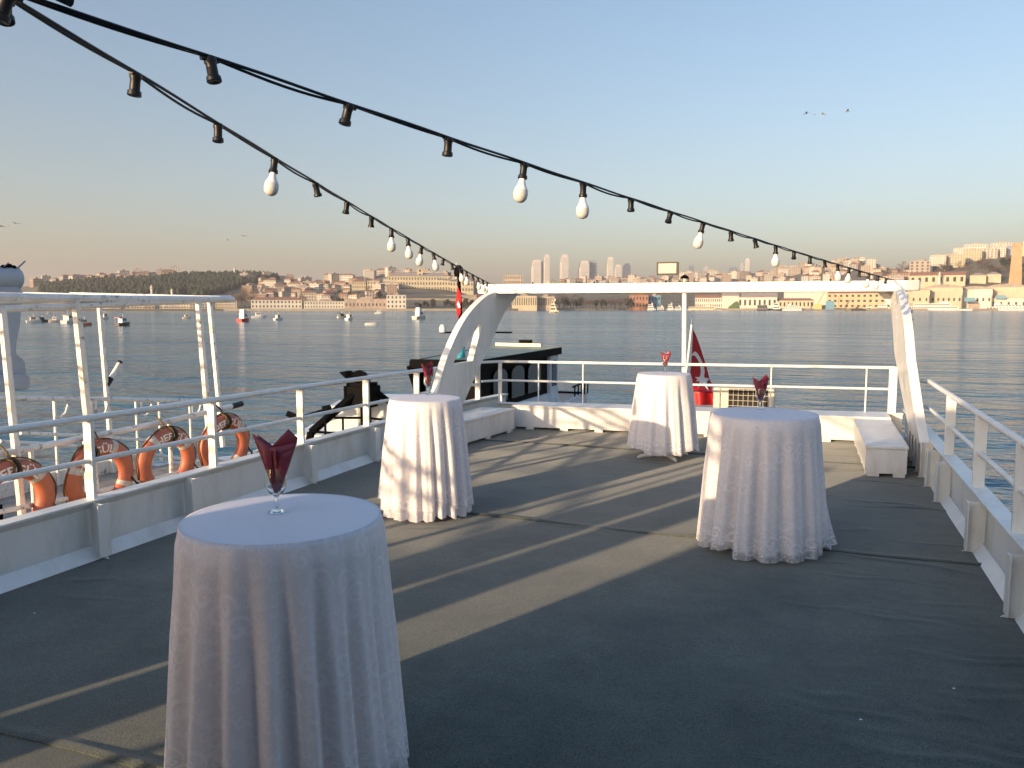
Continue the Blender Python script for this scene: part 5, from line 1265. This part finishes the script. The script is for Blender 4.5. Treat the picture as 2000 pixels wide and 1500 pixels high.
def tree_proto(seed, h, r, mat, bare, nleaf):
    rr = random.Random(seed); tk = MB(); tk.tube([(0, 0, -1), (.1, 0, h * .3), (0, .1, h * .55)], [.35, .28, .15], 7)
    for k in range(7):
        a = 2 * PI * k / 7 + rr.uniform(-.3, .3); z = h * rr.uniform(.25, .5); tk.tube([(0, 0, z), (r * .4 * math.cos(a), r * .4 * math.sin(a), z + h * .18), (r * .8 * math.cos(a), r * .8 * math.sin(a), z + h * rr.uniform(.25, .4))], [.16, .10, .04], 5)
    cr = MB(); cl_ = [(rr.uniform(-.6, .6) * r, rr.uniform(-.6, .6) * r, h * rr.uniform(.42, .88), rr.uniform(.28, .5) * r) for _ in range(9)]
    for i in range(nleaf):
        cx, cy, cz, cr_ = rr.choice(cl_); v = Vector((rr.gauss(0, 1), rr.gauss(0, 1), rr.gauss(0, 1))).normalized() * cr_ * rr.uniform(.5, 1.05)
        c = Vector((cx, cy, cz)) + v; s = rr.uniform(.35, .8) * (.6 if bare else 1)
        u = Vector((rr.gauss(0, 1), rr.gauss(0, 1), rr.gauss(0, 1))).normalized(); w_ = u.cross(Vector((rr.gauss(0, 1), rr.gauss(0, 1), rr.gauss(0, 1)))).normalized()
        cr.add([c - u * s, c + w_ * s * (.3 if bare else .7), c + u * s, c - w_ * s * (.3 if bare else .7)], [(0, 1, 2, 3)])
    return tk.mesh('trunk', 'bark'), cr.mesh('crown', mat)
TP = [tree_proto(1, 11, 5, 'bare_twig', True, 520), tree_proto(2, 9, 4.5, 'olive_leaf', False, 420), tree_proto(3, 13, 5.5, 'bare_twig', True, 620), tree_proto(4, 8, 4.2, 'forest_green', False, 420)]
def put_tree(px, D, k, sc, label, group, z=None):
    p = far(px, D); p.z = ground(px, D) if z is None else z
    e = empty('tree', label, 'tree', p, rnd.uniform(0, 6), group); e.scale = (sc, sc, sc * rnd.uniform(.85, 1.15))
    for nme, me in zip(('trunk', 'crown'), TP[k]): o = bpy.data.objects.new(nme, me); col.objects.link(o); o.parent = e
for i in range(26):
    px = 1085 + i * 5.8 + rnd.uniform(-3, 3); put_tree(px, rnd.uniform(915, 945), rnd.choice([0, 2, 1, 0]), rnd.uniform(1.0, 1.45), 'tree in the dense brown row on the quay under the crossbeam', 'quay trees under the crossbeam', WATER + 2.2)
for i in range(20):
    px = rnd.uniform(452, 545); put_tree(px, rnd.uniform(885, 990), rnd.choice([0, 2]), rnd.uniform(1.0, 1.4), 'bare brown tree on the slope below the pine wood', 'bare trees below the pine wood')
for i in range(16):
    px = rnd.uniform(600, 760); put_tree(px, rnd.uniform(880, 1150), rnd.choice([0, 1, 3]), rnd.uniform(.8, 1.1), 'tree among the hillside houses above the waterfront', 'trees among the hillside houses')
for i in range(16):
    px = rnd.uniform(800, 960); put_tree(px, rnd.uniform(875, 910), rnd.choice([0, 1, 3]), rnd.uniform(.8, 1.1), 'tree on the waterfront below the cream barracks', 'waterfront trees below the barracks', WATER + 2)
for i in range(44):
    px = rnd.uniform(1770, 2010); put_tree(px, rnd.uniform(1110, 1200), rnd.choice([0, 2, 1, 3]), rnd.uniform(1.0, 1.5), 'tree on the brown slope between barn and apartment hill', 'trees below the apartment hill')
for i in range(24):
    px = rnd.uniform(1718, 1775); put_tree(px, rnd.uniform(1230, 1400), rnd.choice([0, 2]), rnd.uniform(1.0, 1.5), 'bare tree on the brown knoll left of the apartment hill', 'trees on the brown knoll')
mb = MB(); p = [far(1420, 935, zat(600, 935)), far(1438, 935, zat(600, 935)), far(1438, 938, zat(588, 938)), far(1432, 938, zat(590, 938))]
mb.prism(p, (0, 0, -6)); tag(mb.build('grass_bank', 'grass_slope'), 'small green grass slope beside the boat shed', 'bank')

# ================================================================== BOATS on the water
def hull_mb(L, B, h, sheer=.3, n=14):
    mb = MB(); prof = []
    for i in range(n + 1):
        s = i / n; x = -L / 2 + L * s
        wv = B / 2 * (1 - max(0, (s - .45) / .55) ** 2.2) * (.86 + .14 * min(1, s * 4)); z = h * (1 + sheer * max(0, s - .3) ** 1.6 * 2)
        prof.append((x, wv, z))
    for x, wv, z in prof: mb.v += [(x, -wv, z), (x * .97, -wv * .75, -.4), (x * .97, wv * .75, -.4), (x, wv, z)]
    for i in range(n):
        a = i * 4; b = a + 4
        for j in range(4): mb.f.append((a + j, a + (j + 1) % 4, b + (j + 1) % 4, b + j)); mb.mi.append(0)
    mb.f.append((0, 1, 2, 3)); mb.mi.append(0); e = n * 4; mb.f.append((e + 3, e + 2, e + 1, e)); mb.mi.append(0)
    return mb
def boat(px, py, wpx, rot, hullm, cabm, label, kind='launch', deckh=None):
    p, D = on_water(px, py); Lv = wpx / F * D
    L = Lv / max(.45, abs(math.cos(rot))) ; L = max(3.2, L); B = min(L * .34, 3.2); h = L * .11 + .25
    e = empty('motor_boat' if kind != 'skiff' else 'skiff', label, 'boat', p, face_rot(p) + rot, 'small boats moored on the water')
    hull_mb(L, B, h).build('hull', hullm, e, True)
    if kind == 'skiff':
        MB().box((-L * .42, -B * .36, h * .80), (L * .25, B * .36, h * .86)).build('floor', 'wood_deck', e)
        for x in (-.25, .0, .2): MB().box((L * x, -B * .42, h * .98), (L * x + .25, B * .42, h * 1.06)).build('thwart', 'wood_deck', e)
        MB().box((-L * .53, -.2, h * .6), (-L * .49, .2, h * 1.5)).build('outboard', 'boat_black', e)
        return e
    ch = L * .17 + .35
    cb = MB(); cb.prism([(-L * .25, -B * .34, h), (L * .16, -B * .34, h), (L * .10, -B * .34, h + ch), (-L * .22, -B * .34, h + ch)], (0, B * .68, 0)); cb.build('cabin', cabm, e)
    for k in range(3):
        x = -L * .17 + L * .09 * k
        for sgn in (-1, 1): MB().box((x, sgn * B * .34 - .03, h + ch * .45), (x + L * .06, sgn * B * .34 + .03, h + ch * .85)).build('window', 'window_dark', e)
    MB().box((-L * .32, -B * .39, h + ch), (L * .13, B * .39, h + ch + .09)).build('cabin_roof', 'boat_white', e)
    MB().tube([(-L * .02, 0, h + ch), (-L * .02, 0, h + ch + L * .22)], .05, 6).build('mast', 'boat_white', e)
    MB().box((L * .2, -B * .25, h * 1.02), (L * .33, B * .25, h * 1.3)).build('foredeck', cabm, e)
    if kind == 'awning':
        MB().box((-L * .48, -B * .42, h + ch * 1.05), (-L * .2, B * .42, h + ch * 1.18)).build('awning', 'boat_red' if 'red' in label else 'boat_black', e)
        for sx in (-.46, -.24):
            for sy_ in (-.38, .38): MB().tube([(L * sx, B * sy_, h * .95), (L * sx, B * sy_, h + ch * 1.06)], .04, 5).build('awning_pole', 'boat_white', e)
    if kind == 'tall':
        MB().box((-L * .2, -B * .3, h + ch + .09), (L * .02, B * .3, h + ch * 1.9)).build('wheelhouse', cabm, e)
        MB().box((L * .022, -B * .24, h + ch * 1.35), (L * .03, B * .24, h + ch * 1.75)).build('windscreen', 'window_dark', e)
    return e
boat(70, 630, 26, .2, 'boat_white', 'boat_cream', 'pale launch in the cluster beside the white ship')
boat(87, 629, 18, .3, 'boat_black', 'boat_black', 'dark launch in the cluster beside the white ship', 'awning')
boat(109, 629, 17, 2.9, 'boat_steel', 'boat_white', 'grey launch at the right of the left-hand cluster')
boat(137, 632, 20, 1.2, 'boat_white', 'boat_white', 'white launch seen end-on just left of the thick awning post')
boat(169, 636, 24, .4, 'boat_orange', 'boat_cream', 'orange-brown hulled boat between the awning posts')
boat(101, 613, 9, .2, 'boat_white', 'boat_white', 'tiny white boat close under the left waterfront')
boat(208, 624, 15, 1.0, 'boat_white', 'boat_cream', 'small white launch with dark windows right of the thin post')
boat(244, 636, 23, .9, 'boat_black', 'boat_white', 'black-hulled boat with a red awning', 'awning')
boat(368, 622, 15, .3, 'boat_cream', 'boat_cream', 'small cream launch left of the paired awning posts')
boat(479, 628, 19, 1.1, 'boat_red', 'boat_white', 'boat with bright red hull and white cabin', 'tall')
boat(508, 621, 27, .15, 'boat_white', 'boat_white', 'long low white cruiser right of the red boat')
boat(546, 625, 16, .8, 'boat_white', 'boat_cream', 'small white launch right of the low cruiser')
boat(670, 621, 18, .5, 'boat_cream', 'boat_black', 'dark-cabined launch beside a small white one', 'awning')
boat(684, 625, 12, 1.1, 'boat_white', 'boat_cream', 'small white launch overlapping the dark-cabined one')
boat(742, 613, 18, .1, 'boat_white', 'boat_white', 'thin white speedboat close under the far quay')
boat(727, 635, 27, .1, 'boat_white', 'boat_cream', 'open white skiff alone on the water', 'skiff')
boat(821, 623, 22, 1.0, 'boat_cream', 'boat_white', 'tall cream fishing boat left of the red pennant', 'tall')
def ferry(px0, px1, py, D, decks, hullm, label, dh_=3.0, mats='boat_white', rake=.12, nwin=10, cat='ferry', name='ferry', flip=1):
    pc = far((px0 + px1) / 2, D, WATER); L = (px1 - px0) / F * D; B = min(9, L * .24)
    e = empty(name, label, cat, pc, face_rot(pc) + (0 if flip > 0 else PI)); h = 1.6 if decks > 1 else 1.1
    hull_mb(L, B, h, .25).build('hull', hullm, e, True); z = h
    for k in range(decks):
        a, b = -L * (.44 - .07 * k), L * (.30 - rake * k)
        m_ = MB(); m_.prism([(a, -B * .42, z), (b, -B * .42, z), (b - .8, -B * .42, z + dh_), (a, -B * .42, z + dh_)], (0, B * .84, 0)); m_.build('deck_cabin', mats, e)
        MB().box((a - .6, -B * .46, z + dh_), (b + .4, B * .46, z + dh_ + .18)).build('deck_roof', mats, e)
        n = max(3, int(nwin * (b - a) / L / .74))
        for i in range(n):
            x = a + (b - a - 1.5) * (i + .3) / n
            for sgn in (-1, 1): MB().box((x, sgn * B * .42 - .05, z + dh_ * .34), (x + (b - a) / n * .66, sgn * B * .42 + .08, z + dh_ * .84)).build('window', 'window_dark', e)
        z += dh_ + .18
    MB().box((L * .02, -B * .2, z), (L * .14, B * .2, z + 1.6)).build('wheelhouse', mats, e)
    MB().tube([(0, 0, z), (-.6, 0, z + 4)], [.15, .05], 6).build('mast', mats, e)
    for i in range(4): x = -L * .32 + L * .2 * i; MB().lathe([(0, -.2), (.35, -.15), (.4, .3), (.3, .7), (0, .75)], 8).build('fender', 'boat_black', e, True, loc=(x, -B * .5, .2))
    return e
ferry(1770, 1886, 605, 880, 2, 'boat_white', 'long white two-deck ferry with rows of dark windows at the dock hall', nwin=22)
ferry(1905, 1996, 605, 875, 2, 'boat_white', 'sleek white yacht moored under the blue awning at right', dh_=2.2, rake=.16, nwin=12, cat='yacht', name='yacht', flip=-1)
ferry(1522, 1562, 606, 895, 2, 'boat_white', 'white motor yacht between dark workboats and yellow crane', dh_=2.0, rake=.12, nwin=8, cat='yacht', name='yacht', flip=-1)
ferry(1708, 1738, 606, 890, 2, 'boat_white', 'white excursion boat before the yellow building, left of two', dh_=2.2, nwin=8)
ferry(1738, 1776, 606, 888, 2, 'boat_white', 'white excursion boat with blue trim beside the arch leg', dh_=2.2, nwin=9)
ferry(1688, 1702, 606, 890, 1, 'boat_white', 'small white cabin boat before the yellow building', dh_=2.4, nwin=4)
ferry(1475, 1502, 606, 900, 1, 'boat_black', 'black workboat with steel deckhouse, left of the pair', dh_=5.0, mats='boat_steel', nwin=4, cat='workboat', name='workboat')
ferry(1506, 1524, 606, 898, 2, 'boat_black', 'black-hulled workboat with white wheelhouse beside the yacht', dh_=3.2, mats='boat_white', nwin=4, cat='workboat', name='workboat')
ferry(1340, 1408, 606, 925, 1, 'boat_cream', 'long cream river boat moored right of the stanchion', dh_=3.0, mats='boat_cream', nwin=16)
ferry(1263, 1279, 607, 930, 2, 'boat_white', 'white boat moored left of the stanchion under the brick house', dh_=2.6, nwin=4)
ferry(1281, 1299, 607, 930, 1, 'boat_steel', 'dark low boat moored left of the stanchion', dh_=2.6, nwin=4)
ferry(1302, 1316, 607, 925, 2, 'boat_white', 'narrow white two-deck boat moored left of the stanchion', dh_=2.6, nwin=3)
ferry(1316, 1332, 607, 925, 1, 'boat_white', 'white boat touching the left side of the stanchion', dh_=3.0, nwin=4)
ferry(1648, 1686, 606, 890, 1, 'boat_black', 'low black barge below the yellow building', dh_=1.2, mats='boat_black', nwin=6, cat='barge', name='barge')
ferry(1073, 1091, 611, 580, 3, 'boat_cream', 'three-deck tour boat under way before the brown trees', dh_=2.2, mats='boat_cream', nwin=5, flip=1)
# dock crane on its pontoon
p = far(1592, 885, WATER); e = empty('dock_crane', 'yellow dock crane with a raised lattice jib and a blue cab on a pontoon', 'crane', p, face_rot(p))
MB().box((-14, -4, -.4), (28, 4, 1.6)).build('pontoon', 'boat_steel', e); MB().box((-3, -2, 1.6), (5, 2, 7)).build('base', 'crane_yellow', e)
MB().tube([(0, 0, 6), (9, 0, 24)], .7, 6).build('jib', 'crane_yellow', e); MB().box((9, -2.5, 1.6), (18, 2.5, 10.5)).build('cab', 'tarp_blue', e)
MB().tube([(22, 0, 1.6), (22, 0, 16)], .35, 6).build('post', 'brick_wall', e); MB().tube([(-6, 0, 1.6), (-6, 0, 9)], .5, 6).build('post', 'boat_black', e)
p = far(1491, 2100, zat(560, 2100)); e = empty('tower_crane', 'thin tower crane jib on the distant town skyline', 'crane', p)
MB().tube([(0, 0, -10), (2, 0, 20), (-6, 0, 58)], .9, 5).build('jib', 'roof_grey', e)
# gulls
gm = MB(); gm.add([(0, -.22, 0), (.05, 0, .03), (0, .24, 0), (-.05, 0, .03), (0, 0, -.05)], [(0, 1, 2, 4), (0, 4, 2, 3), (0, 3, 2, 1)]); gbody = gm.mesh('body', 'gull_grey')
wmesh = []
for s in (-1, 1):
    g2 = MB(); g2.add([(s * .04, .10, .02), (s * .04, -.08, .02), (s * .32, -.06, .12), (s * .32, .06, .13), (s * .68, -.12, .04)], [(0, 1, 2, 3), (3, 2, 4)]); wmesh.append(g2.mesh('wing', 'gull_grey'))
for i, (px, py, D) in enumerate(((1558, 234, 75), (1574, 236, 78), (1590, 236, 78), (1636, 230, 74), (20, 446, 90), (34, 444, 95), (47, 440, 92), (452, 471, 130), (484, 464, 130))):
    e = empty('gull', 'gull flying ' + ('in the loose group high over the right-hand skyline' if px > 1500 else ('low over the sky at the left edge' if px < 100 else 'faintly above the left hills')), 'gull', fp(px, py, D), rnd.uniform(0, 6), 'gulls ' + ('right' if px > 1500 else ('left' if px < 100 else 'middle')))
    e.rotation_euler.x = rnd.uniform(-.4, .4)
    for nme, me in (('body', gbody), ('wing', wmesh[0]), ('wing', wmesh[1])): o = bpy.data.objects.new(nme, me); col.objects.link(o); o.parent = e

# ================================================================== HAZE
HAZE = 0.00014
if HAZE:
    mb = MB(); mb.box((-6900, -400, WATER - 8), (6900, 6500, 285))
    hz = mb.build('haze', 'carpet'); tag(hz, kind='stuff', label='thin brownish morning haze over the water and town', cat='haze')
    m = bpy.data.materials.new('haze_air'); m.use_nodes = True; n = m.node_tree.nodes; n.clear()
    o = n.new('ShaderNodeOutputMaterial'); v = n.new('ShaderNodeVolumePrincipled'); v.inputs['Color'].default_value = (.90, .84, .80, 1); v.inputs['Density'].default_value = HAZE; v.inputs['Anisotropy'].default_value = .2
    m.node_tree.links.new(v.outputs[0], o.inputs['Volume']); hz.data.materials.clear(); hz.data.materials.append(m)
